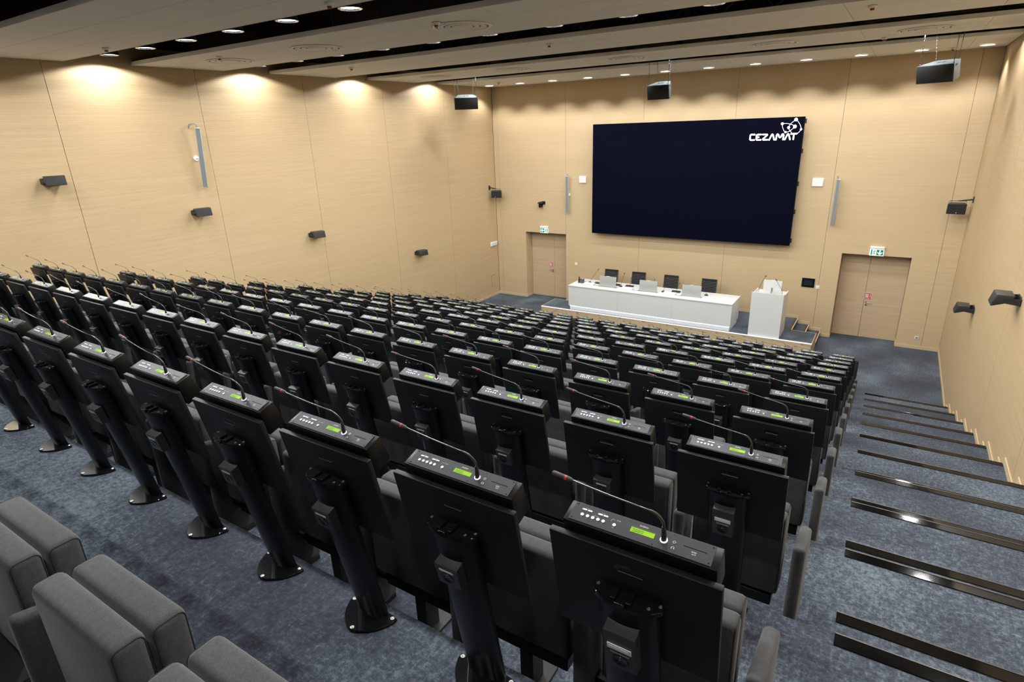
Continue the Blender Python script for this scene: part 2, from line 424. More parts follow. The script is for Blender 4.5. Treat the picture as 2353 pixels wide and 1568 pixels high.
# ================================================================= CEILING
rafts = [(-17.85, -16.0), (-14.85, -13.0), (-11.87, -10.04), (-8.88, -7.0), (-5.85, -4.02), (-2.9, -.002)]
joints = [13.205-1.78*k for k in range(0, 8)]
rl = ['tiled ceiling raft behind the camera above the last seats', 'nearest white tiled ceiling raft, crossing the top left corner',
      'white tiled ceiling raft second nearest, carrying the largest round air diffusers', 'white tiled ceiling raft between the second and third rows of downlights',
      'white tiled ceiling raft with a row of round diffusers before the hanging loudspeakers', 'white tiled ceiling raft against the screen wall with recessed downlights']
LAMPX = [.475 + 1.187*k for k in range(12)]; LZ = 7.41
WASHX = [.47 + 1.187*k for k in range(12)]
for idx, ((y0, y1), lb) in enumerate(zip(rafts, rl)):
    t = thing('ceiling_raft', lb, 'ceiling panel', (0, y0, HC), group=None)
    bm = BM(); ex = [.012] + sorted(joints) + [XR-.012]
    th = (y1-y0)/3
    for a, b in zip(ex, ex[1:]):
        for k in range(3): box(bm, a+.0035, b-.0035, k*th+.0035, (k+1)*th-.0035, 0, .02)
    to_obj('ceiling_tiles', bm, TILE, t, smooth=False)
    bm = BM(); box(bm, .01, XR-.01, .004, y1-y0-.004, .021, .035)
    to_obj('raft_backing', bm, TRUSS, t, smooth=False); bm = BM()
    box(bm, .01, XR-.01, -.004, .006, -.004, .062); box(bm, .01, XR-.01, y1-y0-.006, y1-y0+.004 if idx < 5 else y1-y0, -.004, .062)
    to_obj('raft_frame', bm, TILE, t, smooth=False)

def spot(loc, power, size, blend, radius, wide=None, col=LAMP_COL):
    l = bpy.data.lights.new('lamp_light', 'SPOT'); l.energy = power; l.color = col; l.spot_size = R(size); l.spot_blend = blend; l.shadow_soft_size = radius
    o = bpy.data.objects.new('lamp_light', l); COL.objects.link(o); o.location = loc
    if wide:                      # reflector throws more light sideways than straight down
        l.use_nodes = True; nt = l.node_tree; ns, ls = nt.nodes, nt.links; em = ns['Emission']
        g = ns.new('ShaderNodeNewGeometry'); sp = ns.new('ShaderNodeSeparateXYZ'); ls.new(g.outputs['Incoming'], sp.inputs[0])
        a = math_n(ns, ls, 'ABSOLUTE', sp.outputs[2]); f = math_n(ns, ls, 'SUBTRACT', wide[0], math_n(ns, ls, 'MULTIPLY', a, wide[1])); ls.new(f, em.inputs['Strength'])
    return o
def make_downlight():
    t = thing('downlight', '', 'ceiling light')
    bm = BM(); lathe(bm, [(.0, .30), (.125, .30), (.135, .27), (.14, .0), (.150, -.006), (.152, 0), (.145, .012)], n=28); cyl(bm, (0, 0, .29), (0, 0, ZT-LZ), .012, n=8); to_obj('housing', bm, TRUSS, t)
    bm = BM(); lathe(bm, [(.149, -.005), (.143, -.008), (.125, .03), (.10, .06)], n=28); to_obj('reflector', bm, REFL, t)
    bm = BM(); disc(bm, (0, 0, .015), .128, 28); bmesh.ops.reverse_faces(bm, faces=bm.faces[:]); to_obj('lens', bm, LAMPM, t)
    return t
proto = make_downlight(); first = True
gapY = [(-18.43, 'rear'), (-15.43, 'behind'), (-12.44, 'nearest'), (-9.46, 'second nearest'), (-6.40, 'third nearest'), (-3.40, 'farthest')]
for y, gn in gapY:
    for k, x in enumerate(LAMPX):
        if first: t = proto; first = False
        else: t = dup(proto)
        t.location = (x, y, LZ)
        t['label'] = (('round downlight in the gap above the last rows, ' if gn == 'behind' else 'round downlight behind the camera, ') if y < -15 else 'bright round downlight in the %s dark ceiling gap, ' % gn) + ORD[k+1] + ' from the left wall'
        t['group'] = 'downlights in the dark ceiling gaps'
        spot((x, y, LZ-.012), LAMP_W*(.35 if y < -18 else 1.), 153, .10, .08, (1.95, .95))
wl = None
for k, x in enumerate(WASHX):
    if wl is None:
        wl = thing('recessed_downlight', '', 'ceiling light'); t = wl
        bm = BM(); lathe(bm, [(.150, .0), (.150, -.012), (.138, -.014), (.132, -.003)], n=28); to_obj('trim_ring', bm, WHITE2, t)
        bm = BM(); disc(bm, (0, 0, -.006), .134, 28); bmesh.ops.reverse_faces(bm, faces=bm.faces[:]); to_obj('lens', bm, LAMPM, t)
    else: t = dup(wl)
    t.location = (x, -.80, HC-.002)
    t['label'] = 'recessed round downlight along the screen wall, ' + ORD[k+1] + ' from the left'; t['group'] = 'recessed downlights along the screen wall'
    spot((x, -.80, HC-.02), WASH_W, 116, .55, .10, (1.75, .9))

# round diffusers
dp = None
for k, (x, y, lb) in enumerate([(1.69, -10.96, 'round white air diffuser near the left wall on the second nearest raft'), (4.03, -10.96, 'round white air diffuser on the second nearest raft, second from the left wall'),
        (6.99, -10.96, 'round white air diffuser on the second nearest raft, third from the left wall'),
        (1.66, -5.03, 'round air diffuser nearest the left wall on the far raft'), (4.04, -5.03, 'second round air diffuser from the left on the far raft'), (6.99, -5.03, 'middle round air diffuser on the far raft'),
        (9.97, -5.03, 'fourth round air diffuser from the left on the far raft'), (12.35, -5.03, 'rightmost round air diffuser on the far raft, above the right hanging loudspeaker')]):
    if dp is None:
        dp = thing('air_diffuser', '', 'air vent'); t = dp
        bm = BM(); lathe(bm, [(.41, 0), (.408, -.009), (.372, -.011), (.368, -.002)], n=48); to_obj('outer_ring', bm, WHITE2, t)
        bm = BM(); lathe(bm, [(.340, -.001), (.338, -.012), (.262, -.007), (.26, -.001)], n=48); to_obj('cone', bm, TILE, t)
        bm = BM(); lathe(bm, [(.238, -.001), (.236, -.012), (.168, -.007), (.165, -.001)], n=48); to_obj('cone', bm, TILE, t)
        bm = BM(); lathe(bm, [(.145, -.001), (.143, -.012), (.0001, -.016)], n=40); to_obj('centre_plate', bm, TILE, t)
        bm = BM(); disc(bm, (0, 0, -.0015), .38, 40); bmesh.ops.reverse_faces(bm, faces=bm.faces[:]); to_obj('recess', bm, mat('diffuser_recess', (.12, .11, .09), .8), t)
    else: t = dup(dp)
    t.location = (x, y, HC-.004); t['label'] = lb; t['group'] = 'round air diffusers in the ceiling rafts'
# fire detectors
dp = None
for x, y, lb in [(2.09, -13.26, 'small white and red fire detector on the nearest raft near the left wall'), (6.9, -13.22, 'small white and red fire detector on the nearest raft, right one'),
                 (2.14, -11.47, 'small fire detector beside the leftmost diffuser on the second raft'), (6.93, -11.45, 'small fire detector beside the third diffuser on the second raft'),
                 (2.14, -8.43, 'small fire detector on the middle raft near the left wall'), (6.95, -8.43, 'small fire detector at the middle of the middle raft'), (11.73, -8.39, 'small fire detector on the middle raft at the upper right'),
                 (11.73, -4.27, 'small fire detector on the far raft at the right'), (1.55, -1.87, 'small fire detector behind the left hanging loudspeaker'), (12.92, -.72, 'small fire detector beside the rightmost recessed downlight')]:
    if dp is None:
        dp = thing('fire_detector', '', 'detector'); t = dp
        bm = BM(); lathe(bm, [(.0001, 0), (.055, 0), (.055, -.02), (.04, -.032), (.0001, -.032)], n=20); to_obj('base', bm, WHITE2, t)
        bm = BM(); lathe(bm, [(.026, -.032), (.024, -.055), (.0001, -.058)], n=16); to_obj('sensor_head', bm, DETRED, t)
    else: t = dup(dp)
    t.location = (x, y, HC-.004); t['label'] = lb; t['group'] = 'fire detectors on the ceiling'
# dark steel joists visible in the gaps
for y, gn in ((-6.06, 'third nearest'), (-3.12, 'farthest')):
    bm = BM(); z0, z1 = 7.78, 8.2
    box(bm, .05, XR-.05, y-.03, y+.03, z1, z1+.05); box(bm, .05, XR-.05, y-.03, y+.03, z0-.05, z0)
    x = .2; up = False
    while x < XR-.7:
        tube(bm, [(x, y, z1 if up else z0), (x+.45, y, z0 if up else z1)], .018, 6); x += .45; up = not up
    box(bm, .06, .16, y-.05, y+.05, z1, ZT); box(bm, XR-.16, XR-.06, y-.05, y+.05, z1, ZT)
    tag(to_obj('roof_joist', bm, TRUSS), 'dark lattice roof joist inside the %s ceiling gap' % gn, 'joist', 'roof joists')

# ================================================================= STAGE
t = thing('stage', 'low carpeted stage with oak front below the video screen', 'stage', (0, 0, 0))
bm = BM()
box(bm, 3.08, 11.09, -2.11, -1.18, 0, SZ-.004); box(bm, 3.68, 10.48, -1.18, -.002, 0, SZ-.004)
to_obj('carpet_deck', bm, CARPET, t, smooth=False)
for (a, b, z) in ((10.48, 10.79, .30), (10.79, 11.10, .15), (3.37, 3.68, .30), (3.06, 3.37, .15)):
    bm = BM(); box(bm, a, b, -1.165, -.002, 0, z); to_obj('step', bm, CARPET, t, smooth=False)
bm = BM()
xs = [3.06] + [3.06+1.34*k for k in range(1, 6)] + [11.1]
xs = [3.06, 4.40, 5.74, 7.08, 8.42, 9.76, 11.1]
for a, b in zip(xs, xs[1:]): box(bm, a+.0015, b-.0015, -2.13, -2.11, 0, SZ-.02)
box(bm, 11.09, 11.105, -2.13, -1.165, 0, SZ-.002); box(bm, 3.055, 3.07, -2.13, -1.165, 0, SZ-.002)
box(bm, 10.48, 11.1, -1.18, -1.166, 0, SZ-.002); box(bm, 3.06, 3.68, -1.18, -1.166, 0, SZ-.002)
to_obj('oak_fascia', bm, W_TRIM, t, smooth=False)
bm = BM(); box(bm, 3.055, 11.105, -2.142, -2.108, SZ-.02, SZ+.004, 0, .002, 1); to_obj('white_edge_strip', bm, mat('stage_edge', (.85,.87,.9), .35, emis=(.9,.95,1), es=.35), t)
for (x, z) in ((10.48, SZ), (10.79, .30), (11.10, .15), (3.68, SZ), (3.37, .3), (3.06, .15)):
    s = 1 if x > 7 else -1; bm = BM()
    box(bm, x-s*.085, x+s*.004, -1.165, -.004, z-.003, z+.004, 0); box(bm, x-s*.012, x+s*.008, -1.165, -.004, z-.02, z+.006, 1)
    to_obj('step_nosing', bm, [BROWNN, mat('pale_edge', (.55, .45, .42), .35)], t, smooth=False)

# ================================================================= DESK ON THE STAGE
t = thing('presidium_desk', 'long white panel desk on stage with glowing strip along its base', 'desk', (6.55, -1.65, SZ))
X0, X1, Y0, Y1 = 4.05-6.55, 9.04-6.55, -2.12+1.65+.012, -1.17+1.65
bm = BM(); box(bm, X0-.012, X1+.012, Y0-.012, Y1+.012, .765, .80, 0, .003, 2); to_obj('desk_top', bm, WHITE, t)
bm = BM()
xm = [X0, X0+1.66, X0+3.33, X1]
for a, b in zip(xm, xm[1:]): box(bm, a+.001, b-.001, Y0, Y0+.025, .14, .757, 0, .002, 1)
to_obj('front_panel', bm, WHITE, t)
for a, b in ((X0, X0+.025), (X1-.025, X1)):
    bm = BM(); box(bm, a, b, Y0+.026, Y1, .14, .757, 0, .002, 1); to_obj('side_panel', bm, WHITE, t)
bm = BM(); box(bm, X0+.03, X1-.03, Y0+.045, Y0+.06, 0, .145); box(bm, X0+.03, X0+.045, Y0+.06, Y1-.02, 0, .145); box(bm, X1-.045, X1-.03, Y0+.06, Y1-.02, 0, .145)
to_obj('plinth', bm, WHITE, t, smooth=False)
bm = BM(); box(bm, X0+.03, X1-.03, Y0+.028, Y0+.040, .128, .138); box(bm, X0+.012, X0+.024, Y0+.06, Y1-.03, .128, .138); box(bm, X1-.024, X1-.012, Y0+.06, Y1-.03, .128, .138)
to_obj('led_strip', bm, LEDM, t, smooth=False)
bm = BM(); box(bm, X0+.05, X1-.05, Y0+.07, Y0+.09, .03, .757); to_obj('inner_panel', bm, WHITE, t, smooth=False)
DT = 1.2505
def monitor_obj(x, y, z, label, rz=0, stand=False):
    t = thing('monitor', label, 'monitor', (x, y, z), rz, 'monitors seen from behind on the white furniture')
    w, hh = .27, .325
    T = Matrix.Translation((0, 0, .0)) @ Matrix.Rotation(R(-8), 4, 'X')
    bm = BM(); prism(bm, [(-.006, .012), (.008, .012), (.012, hh), (-.006, hh), (-.012, hh*.6)], -w, w, 'x', 0, .002, 1, T); to_obj('back_shell', bm, SILVER if not stand else WHITE, t)
    bm = BM(); prism(bm, [(.013, .02), (.015, .02), (.018, hh-.008), (.014, hh-.008)], -w+.006, w-.006, 'x', 0, 0, 1, T); to_obj('screen', bm, SCREEN, t)
    bm = BM(); prism(bm, [(-.009, hh-.004), (.012, hh-.004), (.012, hh+.010), (-.009, hh+.010)], -.055, .055, 'x', 0, .002, 1, T); to_obj('webcam', bm, WHITE2, t)
    bm = BM()
    if stand:
        box(bm, -.018, .018, -.035, -.02, 0, .13, 0, .003, 1); box(bm, -.09, .09, -.06, .09, 0, .008, 0, .002, 1)
        to_obj('stand', bm, STEEL, t)
    else:
        box(bm, -w-.03, w+.03, -.05, .05, 0, .004, 0, .001, 1); box(bm, -w, w, -.012, .014, .004, .016, 0); to_obj('desk_slot_plate', bm, STEEL, t)
monitor_obj(5.25, -1.82, DT, 'silver monitor back on the white desk, nearest the desk telephone')
monitor_obj(6.54, -1.82, DT, 'silver monitor back at the middle of the white desk')
monitor_obj(7.83, -1.82, DT, 'silver monitor back on the white desk, nearest the white lectern')

def table_mic(x, y, tip, label):
    t = thing('gooseneck_microphone', label, 'microphone', (x, y, DT), 0, 'gooseneck microphones on round bases')
    bm = BM(); lathe(bm, [(.0001, 0), (.055, 0), (.055, .01), (.035, .03), (.0001, .034)], n=24); to_obj('round_base', bm, SOFTBLK, t)
    a = Vector((0, 0, .03)); b = Vector(tip)
    bm = BM(); tube(bm, curve([a, a.lerp(b, .5)+Vector((0, 0, .01)), b], 4), .0042, 8); to_obj('gooseneck', bm, SOFTBLK, t)
    d = (b-a).normalized(); bm = BM(); tube(bm, [b-d*.005, b, b+d*.03, b+d*.04], [.008, .015, .015, .007], 12); to_obj('microphone_head', bm, FOAM, t)
table_mic(4.52, -1.54, (.28, 0, .43), 'tall tilted gooseneck microphone beside the desk telephone')
table_mic(5.60, -1.60, (.10, 0, .41), 'tall gooseneck microphone on round base left of the middle monitor')
table_mic(6.96, -1.65, (.11, 0, .41), 'tall gooseneck microphone on round base right of the middle monitor')
table_mic(8.18, -1.51, (-.09, 0, .39), 'tall gooseneck microphone at the right end of the desk')
def mic_unit(x, y, tip, label):
    t = thing('conference_unit', label, 'microphone', (x, y, DT), 0, 'flat black microphone units on the desk')
    bm = BM(); prism(bm, [(-.06, 0), (.06, 0), (.06, .035), (-.06, .02)], -.125, .125, 'x', 0, .004, 2); to_obj('unit_body', bm, SOFTBLK, t)
    bm = BM(); tube(bm, curve([(0, .03, .03), (tip[0]*.4, .02, .16), tip], 4), .0045, 8); to_obj('gooseneck', bm, SOFTBLK, t)
    bm = BM(); tube(bm, [tip, (tip[0]*1.12, tip[1], tip[2]+.035)], .010, 10); to_obj('microphone_head', bm, FOAM, t)
mic_unit(5.84, -1.49, (.05, 0, .27), 'flat black microphone unit between the left and middle monitors')
mic_unit(7.30, -1.52, (.09, 0, .26), 'flat black microphone unit between the middle and right monitors')
mic_unit(5.40, -1.50, (.0, 0, .26), 'flat black microphone unit mostly hidden behind the left monitor')
mic_unit(6.55, -1.46, (.06, 0, .27), 'flat black microphone unit hidden behind the middle monitor')
t = thing('desk_telephone', 'black desk telephone at the left end of the white desk', 'telephone', (4.26, -1.62, DT), R(20))
bm = BM(); prism(bm, [(-.09, 0), (.09, 0), (.09, .09), (.06, .11), (-.09, .02)], -.09, .09, 'x', 0, .004, 2); to_obj('phone_body', bm, SOFTBLK, t)
bm = BM(); tube(bm, curve([(-.075, -.06, .05), (-.075, -.04, .09), (-.075, .05, .15), (-.075, .085, .135)], 4), [.022]*3+[.014]*7+[.022]*3, 10); to_obj('handset', bm, BLACK, t)
bm = BM(); hexa(bm, [(.0, .03, .093), (.07, .03, .093), (.07, .08, .116), (0, .08, .116), (.0, .03, .098), (.07, .03, .098), (.07, .08, .121), (0, .08, .121)]); to_obj('display', bm, GREYP, t)
bm = BM(); tube(bm, curve([(.08, .0, .012), (.16, .04, .01), (.17, -.06, .008), (.09, -.12, .006), (.02, -.16, .006)], 6), .004, 6); to_obj('cord', bm, BLACK, t)
t = thing('tablet', 'dark tablet lying on the desk left of the left monitor', 'tablet', (4.79, -1.50, DT), R(-8))
bm = BM(); box(bm, -.13, .10, -.10, .10, 0, .012, 0, .003, 1); to_obj('tablet_body', bm, SOFTBLK, t)
bm = BM(); box(bm, -.12, .09, -.09, .09, .012, .0135); to_obj('glass', bm, TOUCH, t)
for x, y, lb in ((4.60, -1.78, 'flat white box on the desk in front of the tilted microphone'), (5.88, -1.80, 'flat white box on the desk between left and middle monitors'), (7.20, -1.83, 'flat white document box between middle and right monitors')):
    t = thing('white_box', lb, 'box', (x, y, DT), R(2), 'flat white boxes on the desk')
    bm = BM(); prism(bm, [(-.10, 0), (.11, 0), (.11, .045), (-.10, .02)], -.18, .18, 'x', 0, .003, 1); to_obj('box_body', bm, WHITE, t)
    bm = BM(); tube(bm, curve([(.18, -.03, .01), (.26, -.06, .006), (.34, -.02, .006)], 5), .003, 6); to_obj('cable', bm, SOFTBLK, t)

# conference chairs behind the desk
def conf_chair():
    t = thing('conference_chair', '', 'chair')
    bm = BM()
    prof = []
    for k in range(13):
        z = .50 + k*.0445; y = .23 + .11*((z-.5)/.6)**1.3
        prof.append((y, z))
    for k, ((ya, za), (yb, zb)) in enumerate(zip(prof, prof[1:])):
        prism(bm, [(ya-.004, za+.004), (ya+.012, za), (yb+.012, zb-.003), (yb-.004, zb-.003), ((ya+yb)/2-.016, (za+zb)/2+.004)], -.215, .215, 'x', 0 if k % 1 == 0 else 1, 0)
        prism(bm, [(ya-.005, za-.004), (ya+.010, za-.004), (ya+.010, za+.005), (ya-.005, za+.005)], -.214, .214, 'x', 1, 0)
    box(bm, -.215, .215, prof[-1][0]-.018, prof[-1][0]+.014, prof[-1][1]-.002, prof[-1][1]+.03, 0, .008, 2)
    to_obj('backrest', bm, [LEATHER, LEATHER2], t)
    bm = BM(); box(bm, -.22, .22, -.24, .22, .44, .49, 0, .02, 3); to_obj('seat', bm, LEATHER, t)
    bm = BM()
    for s in (-1, 1):
        tube(bm, curve([(s*.228, -.22, .455), (s*.228, .18, .45), (s*.228, .235, .52), (s*.228, .29, .80), (s*.228, .335, 1.06)], 4), .009, 8)
    to_obj('chrome_frame', bm, CHROME, t)
    for s in (-1, 1):
        bm = BM(); tube(bm, curve([(s*.235, .25, .66), (s*.26, .1, .69), (s*.26, -.12, .68), (s*.235, -.14, .47)], 4), .011, 8); to_obj('armrest', bm, CHROME, t)
    bm = BM(); cyl(bm, (0, 0, .10), (0, 0, .44), .025, n=14)
    for k in range(5):
        a = 2*math.pi*k/5; tube(bm, [(0, 0, .11), (.28*math.cos(a), .28*math.sin(a), .065)], [.022, .012], 8)
    to_obj('star_base', bm, CHROME, t)
    for k in range(5):
        a = 2*math.pi*k/5; bm = BM(); cyl(bm, (.28*math.cos(a)-.012, .28*math.sin(a), .03), (.28*math.cos(a)+.012, .28*math.sin(a), .03), .03, n=14); to_obj('castor', bm, SOFTBLK, t)
    return t
cp = conf_chair()
for k, (x, rz, lb) in enumerate([(4.89, 4, 'black ribbed conference chair behind the left monitor'), (5.82, 3, 'black ribbed conference chair behind the gap left of the middle monitor'),
                          (6.87, 2, 'black ribbed conference chair right of the middle monitor'), (8.02, 0, 'black ribbed conference chair nearest the lectern')]):
    t = cp if k == 0 else dup(cp)
    t.location = (x, -.93, SZ); t.rotation_euler = (0, 0, R(rz)); t['label'] = lb; t['group'] = 'conference chairs behind the white desk'

# lectern
t = thing('lectern', 'tall white lectern with curved side panels at the right of the stage', 'lectern', (9.905, -1.69, SZ))
bm = BM(); box(bm, -.395, .395, -.41, -.385, 0, 1.205, 0, .002, 1); to_obj('front_panel', bm, WHITE, t)
prof = [(-.3845, 0), (.40, 0), (.40, 1.13), (.30, 1.135), (.12, 1.135), (-.05, 1.14), (-.20, 1.155), (-.32, 1.185), (-.3845, 1.205)]
for s in (-1, 1):
    bm = BM(); prism(bm, prof, s*.395, s*.37, 'x', 0, .0015, 1)
    to_obj('side_panel', bm, WHITE, t)
bm = BM(); box(bm, -.369, .369, -.384, .36, 1.08, 1.105); to_obj('work_surface', bm, WHITE, t, smooth=False)
bm = BM(); box(bm, -.369, .369, .20, .22, .1, 1.08); to_obj('inner_shelf_back', bm, WHITE, t, smooth=False)
t = thing('lectern_monitor', 'white all-in-one monitor standing on top of the lectern', 'monitor', (9.95, -1.80, SZ+1.106))
w_ = .225; T = Matrix.Translation((0, 0, .09)) @ Matrix.Rotation(R(-6), 4, 'X')
bm = BM(); prism(bm, [(-.008, 0), (.01, 0), (.01, .29), (-.008, .29), (-.016, .15)], -w_, w_, 'x', 0, .003, 1, T); to_obj('back_shell', bm, WHITE, t)
bm = BM(); prism(bm, [(.011, .01), (.013, .01), (.013, .28), (.011, .28)], -w_+.01, w_-.01, 'x', 0, 0, 1, T); to_obj('screen', bm, SCREEN, t)
bm = BM(); prism(bm, [(-.01, .285), (.01, .285), (.01, .30), (-.01, .30)], -.06, .06, 'x', 0, .002, 1, T); to_obj('webcam', bm, WHITE2, t)
bm = BM(); box(bm, -.018, .018, -.05, -.03, .0, .20, 0, .003, 1); box(bm, -.10, .10, -.09, .08, 0, .008, 0, .002, 1); to_obj('stand', bm, STEEL, t)
for (x, tipx, tz, lb) in ((9.63, .14, .50, 'thin black lectern microphone left of the lectern monitor'), (10.23, -.17, .42, 'thin black lectern microphone right of the lectern monitor')):
    t = thing('lectern_microphone', lb, 'microphone', (x, -1.93, SZ+1.105), 0, 'lectern microphones')
    bm = BM(); lathe(bm, [(.0001, 0), (.022, 0), (.020, .02), (.0001, .024)], n=16); to_obj('base', bm, SOFTBLK, t)
    pts = curve([(0, 0, .02), (tipx*.10, 0, .18 if tipx < 0 else .10), (tipx*.5, 0, tz*.66), (tipx, 0, tz)], 5)
    bm = BM(); tube(bm, pts, .0045, 8); to_obj('gooseneck', bm, SOFTBLK, t)
    bm = BM(); tube(bm, [(tipx, 0, tz), (tipx*1.15, 0, tz+.035)], .013, 10); to_obj('microphone_head', bm, FOAM, t)

# ================================================================= VIDEO WALL
sx0, sx1, sz0, sz1 = 3.992, 10.041, 2.601, 5.994
t = thing('video_wall', 'huge black video wall of twenty-five panels on the front wall', 'screen', ((sx0+sx1)/2, -.3, sz0))
pw, ph = (sx1-sx0)/5, (sz1-sz0)/5
bm = BM(); box(bm, -pw/2+.0022, pw/2-.0022, 0, .10, .0022, ph-.0022, 0, .0008, 1); mp_ = None
for i in range(5):
    for j in range(5):
        if mp_ is None: mp_ = to_obj('display_panel', bm, SCREEN, t); o = mp_
        else: o = mp_.copy(); COL.objects.link(o); o.parent = t
        o.location = ((i-2)*pw, 0, j*ph)
bm = BM(); box(bm, -3.0, 3.0, .012, .014, .02, 3.37); to_obj('panel_backing', bm, mat('seam_grey', (.03, .035, .045), .6), t, smooth=False)
bm = BM(); box(bm, -2.95, 2.95, .11, .20, .08, 3.3); box(bm, -2.6, 2.6, .2, .298, .3, .4); box(bm, -2.6, 2.6, .2, .298, 2.9, 3.0); to_obj('mounting_frame', bm, SOFTBLK, t, smooth=False)
for z in (.13, .93, 1.68, 2.53, 3.28):
    bm = BM(); box(bm, 3.0, 3.055, .08, .14, z-.06, z+.06, 0, .003, 1); to_obj('side_latch', bm, SOFTBLK, t)
LG = {'C': [(8.833, 5.574), (8.755, 5.576), (8.728, 5.567), (8.718, 5.545), (8.718, 5.462), (8.728, 5.441), (8.751, 5.433), (8.833, 5.434)],
 'E': [(8.996, 5.572), (8.919, 5.572), (8.892, 5.565), (8.882, 5.545), (8.882, 5.462), (8.890, 5.441), (8.912, 5.434), (9.001, 5.434)], 'Em': [(8.9, 5.504), (8.942, 5.505)],
 'Z': [(9.039, 5.571), (9.148, 5.572), (9.155, 5.556), (9.052, 5.452), (9.064, 5.434), (9.171, 5.434)],
 'A': [(9.214, 5.428), (9.262, 5.545), (9.283, 5.572), (9.303, 5.545), (9.342, 5.428)],
 'M': [(9.386, 5.429), (9.392, 5.545), (9.412, 5.572), (9.436, 5.552), (9.456, 5.502), (9.480, 5.484), (9.503, 5.503), (9.523, 5.552), (9.547, 5.572), (9.566, 5.545), (9.562, 5.430)],
 'A2': [(9.606, 5.430), (9.653, 5.545), (9.674, 5.572), (9.696, 5.545), (9.734, 5.430)],
 'T': [(9.745, 5.570), (9.882, 5.572)], 'T2': [(9.816, 5.562), (9.814, 5.432)]}
LN = {'l1': [(9.825, 5.925), (9.729, 5.846), (9.687, 5.79), (9.665, 5.733), (9.700, 5.660), (9.758, 5.597)], 'l2': [(9.842, 5.916), (9.907, 5.84), (9.952, 5.765), (9.974, 5.678), (9.94, 5.62), (9.898, 5.577)],
 'l3': [(9.503, 5.833), (9.593, 5.834), (9.717, 5.81), (9.813, 5.753), (9.741, 5.672), (9.666, 5.624), (9.603, 5.614)], 'l4': [(9.5, 5.821), (9.523, 5.729), (9.57, 5.64), (9.603, 5.618)]}
DOTS = [(9.825, 5.924, .042), (9.503, 5.831, .034), (9.667, 5.731, .034), (9.817, 5.751, .044), (9.974, 5.678, .027), (9.603, 5.618, .026)]
T = Matrix.Rotation(R(90), 4, 'X'); cx_ = (sx0+sx1)/2
bm = BM()
for v in LG.values(): ribbon(bm, [(a-cx_, b-sz0) for a, b in v], .036, T, 0, .0012)
to_obj('lettering', bm, LOGOM, t, smooth=False)
bm = BM()
for v in LN.values():
    c_ = curve([(a-cx_, b-sz0, 0) for a, b in v], 5); ribbon(bm, [(p.x, p.y) for p in c_], .0075, T, 0, .0014)
for a, b, r_ in DOTS: disc(bm, (a-cx_, b-sz0, .0016), r_, 24, 0, T)
to_obj('orbit_emblem', bm, LOGOM, t, smooth=False)

# ================================================================= WALL FITTINGS
def speaker_col(x, y, z0, z1, out, yaw, label, face, lean=0):
    """slim grey column loudspeaker on a bracket; local -y is the front, wall at +y"""
    t = thing('column_loudspeaker', label, 'loudspeaker', (x, y, z0), yaw, 'slim grey column loudspeakers on the walls')
    h_ = z1-z0; T = Matrix.Translation((0, -out, 0)) @ Matrix.Rotation(R(lean), 4, 'X') @ Matrix.Rotation(R(face), 4, 'Z')
    dy = -math.sin(R(lean))*h_
    bm = BM(); prism(bm, [(-.045, -.03), (.045, -.03), (.045, .05), (-.045, .05)], 0, h_, 'z', 0, .006, 2, T); to_obj('cabinet', bm, mat('pale_aluminium', (.50, .52, .50), .35, metal=.4), t)
    bm = BM(); prism(bm, [(-.04, -.033), (.04, -.033), (.04, -.029), (-.04, -.029)], .01, h_-.01, 'z', 0, 0, 1, T); to_obj('grille', bm, GREYM, t)
    bm = BM(); cyl(bm, (0, -.002, h_*.49), (0, -.022, h_*.49), .055, n=20); tube(bm, [(0, -.02, h_*.49), (0, -out+dy*.5+.03, h_*.49)], .016, 10); box(bm, -.02, .02, -out+dy*.5+.03, -out+dy*.5+.07, h_*.45, h_*.53); to_obj('wall_bracket', bm, WHITE2, t)
    bm = BM(); tube(bm, curve([(-.02, -out+dy+.01, h_), (-.03, -out+dy+.03, h_+.07), (-.05, -.08, h_+.06), (-.03, -.01, h_+.0)], 5), .006, 6)
    tube(bm, curve([(.0, -out+dy+.01, h_), (-.01, -out+dy+.03, h_+.05), (-.04, -.08, h_+.04), (-.03, -.01, h_-.02)], 5), .006, 6); to_obj('cable', bm, GREYM, t)
speaker_col(0, -11.0, 5.04, 6.21, .14, R(90), 'large slim grey column loudspeaker on the left wall', -38, 7)
speaker_col(3.00, 0, 3.20, 4.41, .16, R(0), 'slim grey column loudspeaker left of the video wall', 12)
speaker_col(11.02, 0, 3.20, 4.41, .16, R(0), 'slim grey column loudspeaker right of the video wall', -12)

